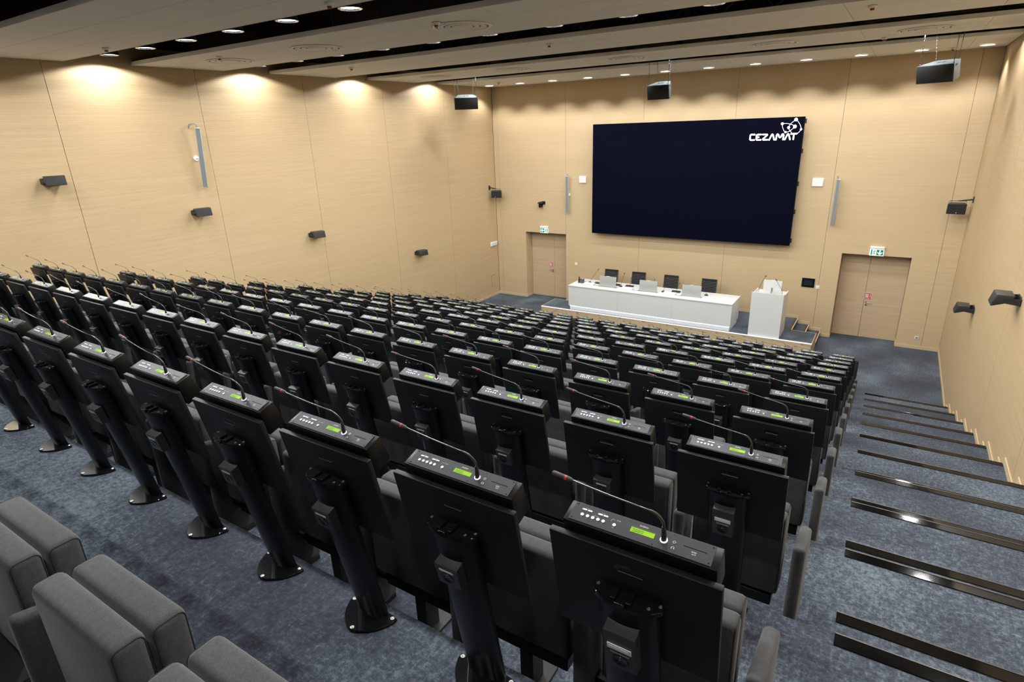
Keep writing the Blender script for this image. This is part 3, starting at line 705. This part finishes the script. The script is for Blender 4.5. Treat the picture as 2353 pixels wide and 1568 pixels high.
def wall_speaker(x, y, z, yaw, label, down=14, turn=0):
    """compact black loudspeaker in a yoke; local -y into the room, wall at y=0"""
    t = thing('wall_loudspeaker', label, 'loudspeaker', (x, y, z), yaw, 'compact black loudspeakers on the side walls')
    TT = Matrix.Translation((0, -.17, 0)) @ Matrix.Rotation(R(turn), 4, 'Z') @ Matrix.Translation((0, .17, 0))
    bm = BM(); prism(bm, [(-.30, -.080), (-.262, .082), (-.075, .078), (-.085, -.005)], -.150, .150, 'x', 0, .010, 3, TT); to_obj('cabinet', bm, SPKTOP, t)
    bm = BM(); prism(bm, [(-.306, -.074), (-.269, .074), (-.255, .074), (-.290, -.074)], -.142, .142, 'x', 0, .003, 1, TT); to_obj('grille', bm, GRILLE, t)
    bm = BM(); box(bm, -.10, .10, -.012, 0, -.06, .06, 0, .003, 1)
    for s in (-1, 1): hexa(bm, [(s*.152-.004, -.18, -.025), (s*.152+.004, -.18, -.025), (s*.152+.004, 0, -.05), (s*.152-.004, 0, -.05), (s*.152-.004, -.18, .02), (s*.152+.004, -.18, .02), (s*.152+.004, 0, .04), (s*.152-.004, 0, .04)])
    box(bm, -.155, .155, -.014, -.004, -.045, .04); to_obj('yoke', bm, SOFTBLK, t)
for (y, z, lb) in ((-13.67, 5.40, 'compact black loudspeaker highest on the left wall'), (-11.19, 4.55, 'compact black loudspeaker below the grey column on the left wall'),
               (-8.33, 3.62, 'compact black loudspeaker third from the camera on the left wall'), (-4.47, 2.43, 'compact black loudspeaker on the left wall nearest the stage')):
    wall_speaker(0, y, z, R(90), lb, 14, -16)
wall_speaker(XR, -8.58, 3.65, R(-90), 'compact black loudspeaker on the right wall nearer the camera', 14)
wall_speaker(XR, -4.68, 2.46, R(-90), 'compact black loudspeaker on the right wall nearer the stage', 14)

def corner_speaker(sgn, x, label):
    t = thing('corner_loudspeaker', label, 'loudspeaker', (x, -.38, 3.78), 0, 'black loudspeakers in the front corners')
    T = Matrix.Rotation(R(26 if sgn < 0 else -4), 4, 'Z') @ Matrix.Rotation(R(3), 4, 'X')
    bm = BM(); prism(bm, [(-.19, -.09), (.19, -.09), (.15, .13), (-.15, .13)], -.125, .125, 'z', 0, .012, 2, T); to_obj('cabinet', bm, SPKTOP, t)
    bm = BM(); prism(bm, [(-.18, -.096), (.18, -.096), (.18, -.088), (-.18, -.088)], -.115, .115, 'z', 0, .003, 1, T); to_obj('grille', bm, GRILLE, t)
    bm = BM(); box(bm, -.006, .006, -.104, -.095, -.10, -.088); to_obj('blue_light', bm, BLUELED, t)
    bm = BM(); wx = (-x if sgn < 0 else XR-x)
    tube(bm, [(-.17, -.02, .14), (-.16, -.02, .18), (.16, -.02, .18), (.17, -.02, .14)], .007, 6)
    tube(bm, [(0, -.02, .18), (wx-.02*(1 if wx > 0 else -1), -.02, .22)], [.012, .022], 8); box(bm, wx-.02 if wx > 0 else wx, wx if wx > 0 else wx+.02, -.06, .02, .14, .29)
    to_obj('wall_arm', bm, SOFTBLK, t)
corner_speaker(-1, .30, 'black loudspeaker with blue light in the front left corner')
corner_speaker(1, 13.63, 'black loudspeaker with blue light in the front right corner')

def hung_speaker(x, y, z, yaw, w, label, ch):
    t = thing('hanging_loudspeaker', label, 'loudspeaker', (x, y, z), R(yaw), 'loudspeakers hung on chains from the ceiling')
    T = Matrix.Rotation(R(14), 4, 'X')
    bm = BM(); prism(bm, [(-w/2, 0), (w/2, 0), (w/2-.12, .42), (-w/2+.12, .42)], -.165, .165, 'z', 0, .012, 2, T); to_obj('cabinet', bm, mat('hung_cabinet', (.09, .11, .118), .4), t)
    bm = BM(); prism(bm, [(-w/2+.012, -.012), (w/2-.012, -.012), (w/2-.008, .002), (-w/2+.008, .002)], -.157, .157, 'z', 0, .004, 1, T); to_obj('grille', bm, GRILLE, t)
    bm = BM()
    for a in (-.075, .015): prism(bm, [(a, .17), (a+.06, .17), (a+.06, .23), (a, .23)], .1655, .168, 'z', 0, 0, 1, T)
    prism(bm, [(w/2-.045, .08), (w/2-.013, .08), (w/2-.03, .16), (w/2-.05, .16)], .10, .13, 'z', 0, 0, 1, T)
    to_obj('handle_recess', bm, GRILLE, t)
    for s in (-1, 1):
        for yy in (.05, .38):
            a = T @ Vector((s*(w/2-.04-(.1 if yy > .2 else 0)), yy, .17)); b = Vector((a.x*1.02, a.y, HC+.45-z))
            if yy > .2: b = Vector((a.x*1.35, a.y*.75, HC+.45-z))
            bm = BM(); n_ = int((b-a).length/.032)
            for k in range(n_):
                p = a.lerp(b, k/n_); q = a.lerp(b, (k+1.25)/n_)
                off = Vector((.007, 0, 0)) if k % 2 else Vector((0, .007, 0))
                tube(bm, [p, p+off+(q-p)*.25, p+off+(q-p)*.75, q], .0035, 5); tube(bm, [p, p-off+(q-p)*.25, p-off+(q-p)*.75, q], .0035, 5)
            lathe(bm, [(.012, .0), (.02, .01), (.012, .02), (.004, .01), (.012, 0)], (a.x, a.y, a.z-.005), 10)
            to_obj('chain', bm, CHAIN, t)
hung_speaker(1.52, -3.55, 6.68, 37, .68, 'black loudspeaker hung on chains near the left wall', 0)
hung_speaker(7.19, -3.55, 6.65, -3, .56, 'black loudspeaker hung on chains above the video wall', 0)
hung_speaker(12.62, -3.55, 6.66, -30, .68, 'black loudspeaker hung on chains at the upper right, above the double door', 0)
for x in (1.52, 7.19, 12.66):
    bm = BM(); box(bm, x-.6, x+.6, -3.3, -3.24, 7.76, 7.82); box(bm, x-.6, x+.6, -3.62, -3.56, 7.76, 7.82)
    for s in (-.55, .55): box(bm, x+s-.02, x+s+.02, -3.65, -3.2, 7.82, ZT)
    tag(to_obj('hanging_beam', bm, TRUSS), 'dark beam in the ceiling gap carrying the %s hanging loudspeaker' % {1.52: 'left', 7.19: 'middle', 12.66: 'right'}[x], 'beam')

t = thing('wall_camera', 'small black dome-style camera on the front wall above left door', 'camera', (1.98, 0, 3.45))
bm = BM(); box(bm, -.05, .09, -.012, 0, -.02, .09, 0, .003, 1); box(bm, -.09, .06, -.16, -.005, .06, .075); to_obj('wall_mount', bm, SOFTBLK, t)
bm = BM(); box(bm, -.12, .04, -.18, -.03, .015, .06, 0, .008, 2); to_obj('camera_base', bm, SOFTBLK, t)
bm = BM(); cyl(bm, (-.09, -.10, -.05), (.01, -.10, -.05), .062, n=18); box(bm, -.09, -.078, -.13, -.07, -.06, .02); box(bm, -.002, .01, -.13, -.07, -.06, .02); cyl(bm, (-.04, -.14, -.07), (-.04, -.185, -.09), .032, n=16); to_obj('camera_head', bm, BLACK, t)

def wall_plate(x, z, w, h, label, name='wall_unit', cat='wall unit', d=.03):
    t = thing(name, label, cat, (x, 0, z))
    bm = BM(); box(bm, -w/2, w/2, -d, 0, -h/2, h/2, 0, .004, 2); to_obj('casing', bm, WHITE2, t)
    bm = BM(); box(bm, -w/2+.012, w/2-.012, -d-.003, -d, -h/2+.012, h/2-.012, 0, .001, 1); to_obj('cover', bm, WHITE2, t)
wall_plate(3.51, 4.29, .26, .22, 'flat white wall unit beside the left side of video wall')
wall_plate(10.51, 4.31, .27, .22, 'flat white wall unit beside the right side of video wall')
def switch(x, z, label, name, cat, w=.09, h=.10):
    t = thing(name, label, cat, (x, 0, z))
    bm = BM(); box(bm, -w/2, w/2, -.012, 0, -h/2, h/2, 0, .003, 1); to_obj('plate', bm, WHITE2, t)
    bm = BM(); box(bm, -w*.3, w*.3, -.016, -.012, -h*.3, h*.3, 0, .001, 1); to_obj('rocker' if cat == 'switch' else 'insert', bm, WHITE if cat == 'switch' else GREYP, t)
switch(3.27, 1.43, 'small white switch on the front wall left of the desk', 'light_switch', 'switch')
switch(10.87, 1.43, 'small white switch on the front wall beside the black touch panel', 'light_switch', 'switch')
switch(13.40, .315, 'small white socket low on the front wall right of the double door', 'wall_socket', 'socket', .09, .09)
t = thing('touch_panel', 'black wall touch panel to the right of the lectern', 'screen', (10.615, 0, 1.535))
bm = BM(); box(bm, -.165, .165, -.02, 0, -.13, .13, 0, .004, 1); to_obj('bezel', bm, BLACK, t)
bm = BM(); box(bm, -.105, .105, -.022, -.02, -.075, .075); to_obj('display', bm, TOUCH, t)

def exit_sign(x, label, left):
    t = thing('exit_sign', label, 'sign', (x, 0, 2.44))
    bm = BM(); box(bm, -.165, .165, -.075, 0, .185, .245, 0, .008, 2); to_obj('lamp_housing', bm, WHITE2, t)
    bm = BM(); box(bm, -.165, .165, -.046, -.040, 0, .18, 0, .001, 1); to_obj('lit_panel', bm, SIGNW, t)
    T = Matrix.Translation((0, -.047, .09)) @ Matrix.Rotation(R(90), 4, 'X'); bm = BM()
    s = 1 if left else -1
    # arrow on its green field, figure and door on the white part
    ax = -.07*s
    f = [(ax-.075, -.07), (ax+.075, -.07), (ax+.075, .07), (ax-.075, .07)]
    v = [bm.verts.new(T @ Vector((*p, .0006))) for p in f]; bm.faces.new(v)
    dx = .10*s
    def q(pts, h=.0006):
        bm.faces.new([bm.verts.new(T @ Vector((*p, h))) for p in pts])
    q([(dx+.022*s-.012, -.07), (dx+.022*s+.016, -.07), (dx+.022*s+.016, .07), (dx+.022*s-.012, .07)])
    k = dx-.045*s
    for pl in ([(k, .015), (k-.008, -.015)], [(k-.008, -.015), (k+.018, -.03), (k+.015, -.055)], [(k-.008, -.015), (k-.02, -.04), (k-.035, -.055)], [(k-.028, .005), (k-.012, .03), (k+.01, .02), (k+.028, .03)]):
        ribbon(bm, pl, .011, T, 0, .0006)
    disc(bm, (k+.006, .045, .0006), .011, 12, 0, T)
    to_obj('green_field', bm, GREEN, t, smooth=False)
    bm = BM()
    if left:
        ribbon(bm, [(ax+.05, 0), (ax-.04, 0)], .034, T, 0, .0012); ribbon(bm, [(ax+.0, .048), (ax-.05, 0), (ax+.0, -.048)], .026, T, 0, .0013)
    else:
        ribbon(bm, [(ax, .05), (ax, -.04)], .034, T, 0, .0012); ribbon(bm, [(ax-.048, 0), (ax, -.05), (ax+.048, 0)], .026, T, 0, .0013)
    to_obj('arrow', bm, SIGNW, t, smooth=False)
exit_sign(2.03, 'lit green exit sign with left arrow above the left door', True)
exit_sign(12.15, 'lit green exit sign with down arrow above the double door', False)
t = thing('emergency_lamp', 'white ribbed emergency lamp on the left wall near the corner', 'lamp', (0, -.29, 1.96))
bm = BM(); box(bm, 0, .05, -.21, .19, -.07, .08, 0, .012, 2); to_obj('casing', bm, WHITE2, t)
for k in range(3):
    bm = BM(); box(bm, .05, .062, -.19, .17, -.055+k*.045, -.03+k*.045, 0, .004, 1); to_obj('rib', bm, WHITE, t)
t = thing('access_hatch', 'flush oak access hatch low on the left wall near the corner', 'hatch', (0, -.42, .58))
bm = BM(); box(bm, .0, .003, -.10, .10, -.21, .21, 1); box(bm, .001, .005, -.094, .094, -.204, .204, 0); to_obj('hatch_panel', bm, [W_SIDE, DARKGAP], t, smooth=False)

# ================================================================= DELEGATE DESKS
TLT = .339
def plane_T():
    n_ = Vector((0, -TLT, 1)).normalized()
    m = Matrix(((1, 0, 0, 0-CO), (0, 1, n_.y, 0), (0, TLT, n_.z, RH), (0, 0, 0, 1))); return m
PT = plane_T()      # (x, y, height) measured from the microphone foot on the tilted console top
def sect(z):        # D-shaped column section at height z (local)
    f = (z-.01)/.69
    yc = .078 - .121*f; hw = .078 + .004*f; dp = .044 + .008*f
    pts = [(-hw, yc), ]
    for k in range(1, 16):
        a = math.pi*k/16; pts.append((-hw*math.cos(a), yc - dp*math.sin(a)**.8))
    pts.append((hw, yc)); return pts
def desk(kind, double=False):
    """kind: 'full' (nearest rows) or 'plain'"""
    t = thing('delegate_desk', '', 'desk')
    full = kind == 'full'
    # base plate: rounded triangle pointing to the sitter
    bm = BM(); V = [Vector((0, -.062)), Vector((.128, .080)), Vector((-.128, .080))]; out = []
    cen = Vector((0, .03))
    for i in range(3):
        a, b = V[i], V[(i+1) % 3]; nrm = Vector(((b-a).y, -(b-a).x)).normalized()
        bl = .026 if i != 1 else .008
        for k in range(8):
            s_ = k/8; p = a.lerp(b, s_) + nrm*bl*math.sin(math.pi*s_)
            if k == 0: p = a.lerp(cen, .06)
            out.append((p.x, p.y))
    lo = [bm.verts.new((x, y, 0)) for x, y in out]; mi_ = [bm.verts.new((x, y, .009)) for x, y in out]
    up = [bm.verts.new((x*.975, .03+(y-.03)*.97, .0125)) for x, y in out]
    n_ = len(out)
    for A, B in ((lo, mi_), (mi_, up)):
        for k in range(n_): bm.faces.new((A[k], A[(k+1) % n_], B[(k+1) % n_], B[k]))
    bm.faces.new(up); bm.faces.new(lo[::-1]); bmesh.ops.recalc_face_normals(bm, faces=bm.faces[:])
    bp = to_obj('base_plate', bm, BLACK, t, ang=25)
    if full:
        for x, y in ((0, -.045), (.105, .068), (-.105, .068)):
            bm = BM(); lathe(bm, [(.009, .012), (.009, .0155), (.005, .0165), (.0001, .0145)], (x, y, 0), 14); to_obj('bolt', bm, DKBOLT, bp)
    # column
    bm = BM(); prev = None
    for z in (.012, .2, .45, .69):
        ring = [bm.verts.new((x, y, z)) for x, y in sect(z)]
        if prev:
            for k in range(len(ring)): bm.faces.new((prev[k], prev[(k+1) % len(ring)], ring[(k+1) % len(ring)], ring[k]))
        else: bm.faces.new(ring[::-1])
        prev = ring
    bm.faces.new(prev); bmesh.ops.recalc_face_normals(bm, faces=bm.faces[:]); to_obj('column', bm, COLUMN, t, ang=50)
    # bracket on top of the column
    bm = BM(); s_ = sect(.69)
    s2 = [(x*1.17, -.04+(y+.04)*1.06) for x, y in s_]
    prism(bm, s2, .691, .705, 'z', 0, .002, 1)
    if full:
        for x in (-.03, .012): box(bm, x-.006, x+.006, -.085, -.045, .705, .712, 0, .001, 1)
        box(bm, -.022, .006, -.10, -.085, .697, .714, 0, .003, 1)
    br = to_obj('hinge_bracket', bm, BLACK, t)
    if full:
        for x, y in ((-.083, -.048), (.083, -.048), (.06, -.068), (-.008, -.092)):
            bm = BM(); lathe(bm, [(.0052, .704), (.0052, .7065), (.003, .7072), (.0001, .706)], (x, y, 0), 12); to_obj('screw', bm, STEEL, br)
    # folded tabletop
    zt, zb, yt, yb = RH-.041, RH-.392, -.053, .011; nx, nz_ = .0177, .0032
    bm = BM(); x0, x1 = -.2255, .2225
    hexa(bm, [(x0, yb, zb), (x1, yb, zb), (x1, yb+nx, zb+nz_), (x0, yb+nx, zb+nz_), (x0, yt, zt), (x1, yt, zt), (x1, yt+nx, zt+nz_), (x0, yt+nx, zt+nz_)], 0, .0022, 2)
    tt = to_obj('folded_tabletop', bm, BOARD, t)
    d = Vector((0, yb-yt, zb-zt)).normalized(); nrm = Vector((0, -nz_, -nx)).normalized() if False else Vector((0, -.984, -.178))
    T = Matrix(((1, 0, 0, 0), (0, -d.y, nrm.y, yt), (0, -d.z, nrm.z, zt), (0, 0, 0, 1)))   # x across, y up the board, z out of it
    if full:
        bm = BM()
        arc = [(-.043, -.060), (.043, -.060)] + [(.043*math.cos(math.pi*k/10), -.046+.009*math.sin(math.pi*k/10)) for k in range(0, 11)]
        bm.faces.new([bm.verts.new(T @ Vector((x, y, .0006))) for x, y in arc]).material_index = 0
        for k in range(2, len(arc)-1): ribbon(bm, [arc[k], arc[k+1]], .0011, T, 1, .0012)
        bm.faces.new([bm.verts.new(T @ Vector(p)) for p in ((-.034, -.0575, .0011), (.034, -.0575, .0011), (.034, -.0500, .0011), (-.034, -.0500, .0011))]).material_index = 2
        bm.faces.new([bm.verts.new(T @ Vector(p)) for p in ((-.033, -.0640, .0018), (.033, -.0640, .0018), (.033, -.0575, .0030), (-.033, -.0575, .0030))]).material_index = 3
        to_obj('grip_slot', bm, [COLUMN, SOCK, mat('slot_dark', (.001, .001, .001), .9) if 'slot_dark' not in bpy.data.materials else bpy.data.materials['slot_dark'], GREYP], tt, smooth=False)
    # console
    bm = BM(); prof = [(-.031, RH-.011), (.0305, RH+.0085), (.066, RH-.090), (.060, RH-.098), (-.004, RH-.117), (-.010, RH-.110)]
    prism(bm, prof, -.261-CO, .137-CO, 'x', 0, .0022, 2)
    co = to_obj('console', bm, CONS, t)
    bm = BM(); prism(bm, [(-.248, -.0262), (.1205, -.0262), (.1205, .0268), (-.248, .0268)], -.0006, .0011, 'z', 0, .0004, 1, PT)
    if full:
        for x in (-.2405, .1135):
            for y in (-.0205, .0215): disc(bm, (x, y, .0013), .0018, 10, 1, PT)
        for x in (-.022, .02): disc(bm, (x, .0215 if x > 0 else -.021, .0013), .0014, 10, 1, PT)
    prism(bm, [(.048, .0018), (.104, .0018), (.104, .0034), (.048, .0034)], .0008, .0013, 'z', 1, 0, 1, PT)
    fp = to_obj('faceplate', bm, [PLATE, BLACK], co, smooth=False)
    def rect(bm, x0, x1, y0, y1, h, mi=0): bm.faces.new([bm.verts.new(PT @ Vector(p)) for p in ((x0, y0, h), (x1, y0, h), (x1, y1, h), (x0, y1, h))]).material_index = mi
    bm = BM(); rect(bm, -.0855, -.0238, -.0062, .0095, .0014)
    rect(bm, -.0862, -.0231, .0072, .0098, .0016, 1)
    if full:
        random.seed(3)
        for ly in (.0026, -.0024):
            x = -.081
            while x < -.052: w_ = random.choice((.0012, .002, .0016)); rect(bm, x, x+w_, ly-.0014, ly+random.choice((.0006, .0014)), .0017, 1); x += w_+.0009
    to_obj('lcd_display', bm, [LCD, LCDTXT], co, smooth=False)
    bx = [(-.2178, -.0044, 'c'), (-.2026, -.0044, 'c'), (-.1877, -.0044, 'c'), (-.173, -.0044, 'c'), (-.1584, -.0044, 'c'), (-.1282, -.0045, 'c'),
          (-.2175, .0113, 'p'), (-.2022, .0113, 'p'), (-.1726, .0113, 'p'), (-.1577, .0113, 'p')]
    def button(bm, x, y, k):
        if k == 'c': prism(bm, [(x+.0047*math.cos(2*math.pi*a/16), y+.0045*math.sin(2*math.pi*a/16)) for a in range(16)], .001, .0024, 'z', 0, 0, 1, PT)
        else:
            pts = [(x+(.0043 if math.cos(2*math.pi*a/16) > 0 else -.0043)+.0024*math.cos(2*math.pi*(a+.5)/16), y+.0024*math.sin(2*math.pi*(a+.5)/16)) for a in range(16)]
            prism(bm, pts, .001, .0022, 'z', 0, 0, 1, PT)
    if full:
        for x, y, k in bx:
            bm = BM(); button(bm, x, y, k); to_obj('button', bm, PRINT, co)
    else:
        bm = BM()
        for x, y, k in bx: button(bm, x, y, k)
        to_obj('buttons', bm, PRINT, co, smooth=False)
    # printed lettering
    bm = BM(); tm = lambda x, y: PT @ Matrix.Translation((x, y, .0014))
    text_into(bm, 'br\u00e4hler', .0078, tm(-.0555, .0168), 0)
    text_into(bm, 'RFID', .0058, tm(.0758, -.0068), 0); text_into(bm, 'card', .0056, tm(.0760, -.0120), 0)
    if full:
        text_into(bm, 'message', .0036, tm(-.1215, .0102), 0); text_into(bm, 'mic', .0030, tm(-.129, -.0118), 0)
        text_into(bm, 'auto  num', .0030, tm(-.181, .0032), 0); text_into(bm, '<  vol  >', .0030, tm(-.2098, .0162), 0); text_into(bm, '<  ch  >', .0030, tm(-.165, .0162), 0)
        for x, y, k in bx[:5]: disc(bm, (x, y-.0080, .0014), .0006, 6, 0, PT)
        ribbon(bm, [(-.131, .0100), (-.1385, .0100), (-.1405, .0035)], .0005, PT, 0, .0014)
        ribbon(bm, [(.0225, -.0145), (.0228, -.0105), (.026, -.0085), (.0292, -.0105), (.0295, -.0145)], .0009, PT, 0, .0014)
        for s in (-1, 1): rect(bm, .026+s*.0028-.0009, .026+s*.0028+.0009, -.0150, -.0115, .0014)
    to_obj('printed_lettering', bm, PRINT, co, smooth=False)
    bm = BM(); lathe(bm, [(.0020, .0012), (.0024, .0022), (.0040, .0022), (.0042, .0010)], (0, 0, 0), 16); bmesh.ops.transform(bm, matrix=PT @ Matrix.Translation((.0253, .0028, 0)), verts=bm.verts[:]); to_obj('headphone_jack', bm, STEEL, co)
    # microphone; its own origin at its foot
    mic = bpy.data.objects.new('microphone', None)
    bm = BM()
    pts = curve([(0, 0, .030), (-.002, -.004, .055), (-.016, -.020, .086), (-.049, -.035, .103), (-.13, -.036, .1135), (-.235, -.035, .1285)], 6)
    rs = [.0036 if k < 15 else .0024 for k in range(len(pts))]
    tube(bm, pts, rs, 8)
    mic = to_obj('microphone', bm, mat('gooseneck', (.13, .13, .125), .32, metal=.8) if 'gooseneck' not in bpy.data.materials else bpy.data.materials['gooseneck'], t, (-CO, 0, RH))
    bm = BM(); tube(bm, [(0, 0, .001), (0, 0, .014), (-.0005, -.001, .032), (-.001, -.002, .040)], [.0068, .0066, .0056, .0038], 14); to_obj('collar', bm, SOFTBLK, mic)
    bm = BM(); lathe(bm, [(.0068, .0015), (.0068, .0034), (.0094, .0034), (.0098, .0005)], n=20); bmesh.ops.transform(bm, matrix=Matrix.Rotation(math.atan(TLT), 4, 'X'), verts=bm.verts[:]); to_obj('light_ring', bm, RING, mic)
    a = Vector(pts[-1]); dd = (pts[-1]-pts[-3]).normalized()
    bm = BM(); tube(bm, [a-dd*.012, a-dd*.006, a, a+dd*.006], [.0028, .0055, .0062, .0062], 12); tube(bm, [a+dd*.0115, a+dd*.044, a+dd*.047], [.0064, .0064, .005], 12); to_obj('microphone_head', bm, FOAM, mic)
    bm = BM(); tube(bm, [a+dd*.006, a+dd*.0115], [.0064, .0064], 12); to_obj('red_ring', bm, RED, mic)
    # socket box on the column
    z1_, z0_ = (RH-.238, RH-.378) if double else (RH-.276, RH-.360)
    hw = .043
    def yc(z): return .078 - .121*(z-.01)/.69
    bm = BM(); yf1, yf0 = yc(z1_)-.080, yc(z0_)-.076
    hexa(bm, [(-hw, yf0, z0_), (hw, yf0, z0_), (hw, yc(z0_)-.02, z0_), (-hw, yc(z0_)-.02, z0_), (-hw, yf1, z1_), (hw, yf1, z1_), (hw, yc(z1_)-.02, z1_+.022), (-hw, yc(z1_)-.02, z1_+.022)], 0, .002, 1)
    sb = to_obj('socket_box', bm, SOCK, t)
    zc = z0_+.036; yy = yf0 + (yf1-yf0)*(zc-z0_)/(z1_-z0_)
    ang = math.atan2(yf1-yf0, z1_-z0_)
    TS = Matrix.Translation((0, yy, zc)) @ Matrix.Rotation(R(90)-ang, 4, 'X')
    bm = BM(); lathe(bm, [(.0235, .0006), (.0215, .0015), (.0195, .0012), (.018, .0004), (.0001, .0004)], n=24); bmesh.ops.transform(bm, matrix=TS, verts=bm.verts[:]); to_obj('power_socket', bm, BLACK, sb)
    bm = BM(); lathe(bm, [(.0024, .0004), (.0024, .004), (.0001, .0045)], (0, .010, 0), 10); bmesh.ops.transform(bm, matrix=TS, verts=bm.verts[:]); to_obj('earth_pin', bm, CHROME, sb)
    bm = BM(); prism(bm, [(-.026, .026), (.026, .026), (.026, .034), (-.026, .034)], .0004, .0012, 'z', 0, 0, 1, TS); to_obj('name_strip', bm, WHITE2 if not double else GREYP, sb, smooth=False)
    if double:
        bm = BM(); prism(bm, [(-.033, .044), (.033, .044), (.033, .064), (-.033, .064)], .0004, .004, 'z', 0, .001, 1, TS); to_obj('data_port', bm, WHITE2, sb)
        bm = BM(); prism(bm, [(-.026, .049), (.026, .049), (.026, .058), (-.026, .058)], .004, .0046, 'z', 0, 0, 1, TS); to_obj('port_label', bm, PRINT, sb, smooth=False)
    return t
from collections import defaultdict
protos = {('full', False): desk('full'), ('full', True): desk('full', True), ('plain', False): desk('plain')}
usedp = set()
NROW = {1: 9, 2: 15}
for r in range(1, 12):
    for i in range(NROW.get(r, 19)):
        kd = ('full', i == 0 and r <= 3) if r <= 4 else ('plain', False)
        if kd in usedp: t = dup(protos[kd])
        else: t = protos[kd]; usedp.add(kd)
        x = XRING - i*S + CO; y = YRING + (r-1)*P + (0.0)
        xo = {3: .006, 4: .010, 5: .005, 6: .008, 7: .008}.get(r, .004) if r > 1 else 0
        t.location = (x+xo, y, tier_z(r))
        t['label'] = 'black microphone desk in the %s, %s from the right-hand stairs' % (rowname(r), seatname(i).replace('seat', 'first') if i == 0 else ORD[i+1])
        t['group'] = 'delegate desks in the ' + rowname(r)
        for c in t.children if False else [o for o in bpy.data.objects if False]: pass
        random.seed(r*100+i)
        mk = [c for c in (kids(t) if t.name in KIDS else [])]
        t['_m'] = 0
        del t['_m']
bpy.context.view_layer.update()
for o in bpy.data.objects:
    if o.name.startswith('microphone') and not o.name.startswith('microphone_head') and o.parent and o.parent.name.startswith('delegate_desk'):
        random.seed(int(abs(o.parent.location.x*1000)) + int(abs(o.parent.location.y*777)))
        far = o.parent.location.y > -15.5
        o.rotation_euler = (0, R(random.uniform(-3.5, 2.5)), R(random.uniform(-7, 6) if far else random.uniform(-2, 2)))

# ================================================================= TIP-UP SEATS
def cushion(bm, x0, x1, y0, y1, z0, z1, bev=.022):
    box(bm, x0, x1, y0, y1, z0, z1, 0, bev, 4)
    q = bev*.29                      # piping runs where the rounded edge meets the side face
    for x in (x0+q, x1-q):
        r_ = bev; lp = []
        for cy_, cz_, a0 in ((y0+r_, z0+r_, 180), (y1-r_, z0+r_, 270), (y1-r_, z1-r_, 0), (y0+r_, z1-r_, 90)):
            for k in range(5):
                a = R(a0+k*22.5); lp.append((x, cy_+(r_-q*.9)*math.cos(a), cz_+(r_-q*.9)*math.sin(a)))
        tube(bm, lp+lp[:1], .0019, 5, 1, caps=False)
def make_seat():
    t = thing('tip_up_seat', '', 'seat')
    bm = BM(); cushion(bm, -.216, .216, -.848, -.765, .30, .752); to_obj('backrest', bm, [FABRIC, PIPING], t)
    bm = BM(); cushion(bm, -.214, .214, -.757, -.668, .27, .742); to_obj('folded_seat', bm, [FABRIC, PIPING], t)
    bm = BM(); c = -.2797; prism(bm, [(-.90, .03), (-.69, .03), (-.685, .60), (-.895, .65)], c-.0275, c+.0275, 'x', 0, .020, 4); to_obj('arm_panel', bm, FABRIC, t)
    bm = BM(); box(bm, -.19, .19, -.81, -.73, .20, .262, 0, .004, 1)
    box(bm, -.27, -.18, -.81, -.77, .22, .25)
    for s in (-.2797,): box(bm, s-.02, s+.02, -.88, -.70, 0, .03, 0, .002, 1)
    box(bm, -.03, .03, -.80, -.72, 0.01, .2); box(bm, -.07, .07, -.86, -.66, 0, .012, 0, .002, 1)
    to_obj('support_frame', bm, SOFTBLK, t)
    return t
def make_end():
    t = thing('row_end_panel', '', 'arm panel')
    bm = BM(); prism(bm, [(-.925, .03), (-.60, .03), (-.585, .575), (-.92, .665)], -.0275, .0275, 'x', 0, .020, 4); to_obj('padded_panel', bm, FABRIC, t)
    bm = BM(); box(bm, -.02, .02, -.92, -.60, 0, .03, 0, .002, 1); to_obj('foot', bm, SOFTBLK, t)
    return t
sp_, ep_ = make_seat(), make_end(); s1 = e1 = True
for r in range(1, 13):
    lo, hi = {1: (1, 4), 2: (0, 16)}.get(r, (0, 19))
    for i in range(lo, hi):
        if s1: t = sp_; s1 = False
        else: t = dup(sp_)
        x = XRING - i*S + CO
        t.location = (x, YRING + (r-1)*P, tier_z(r))
        t['label'] = 'grey tip-up seat in the %s, %s from the right-hand stairs' % (rowname(r), ORD[i+1])
        t['group'] = 'tip-up seats in the ' + rowname(r)
    if r > 1:
        if e1: t = ep_; e1 = False
        else: t = dup(ep_)
        t.location = (XRING + CO + .2885, YRING + (r-1)*P, tier_z(r))
        t['label'] = 'grey padded end panel beside the stairs at the %s' % rowname(r); t['group'] = 'padded end panels along the right-hand stairs'

# perforated barrier in front of the first seats
t = thing('front_barrier', 'low dark perforated barrier in front of the seats facing the stage', 'barrier', (6.9, tier_edge(12)-.05, tier_z(12)))
x0, x1 = 1.62-6.9, 12.235-6.9
bm = BM(); box(bm, x0, x1, -.012, .012, .02, .70, 0, .003, 1); to_obj('panel', bm, PERF, t)
bm = BM(); k = x0+.02
while k < x1-.03:
    box(bm, k, k+.018, -.01, .01, .70, .718); k += .045
box(bm, x0, x1, -.01, .01, .718, .732); to_obj('perforated_edge', bm, PERF, t, smooth=False)
for x in (x0+.02, -2.6, 0, 2.6, x1-.02):
    bm = BM(); box(bm, x-.02, x+.02, -.03, .02, 0, .72, 0, .003, 1); to_obj('post', bm, SOFTBLK, t)
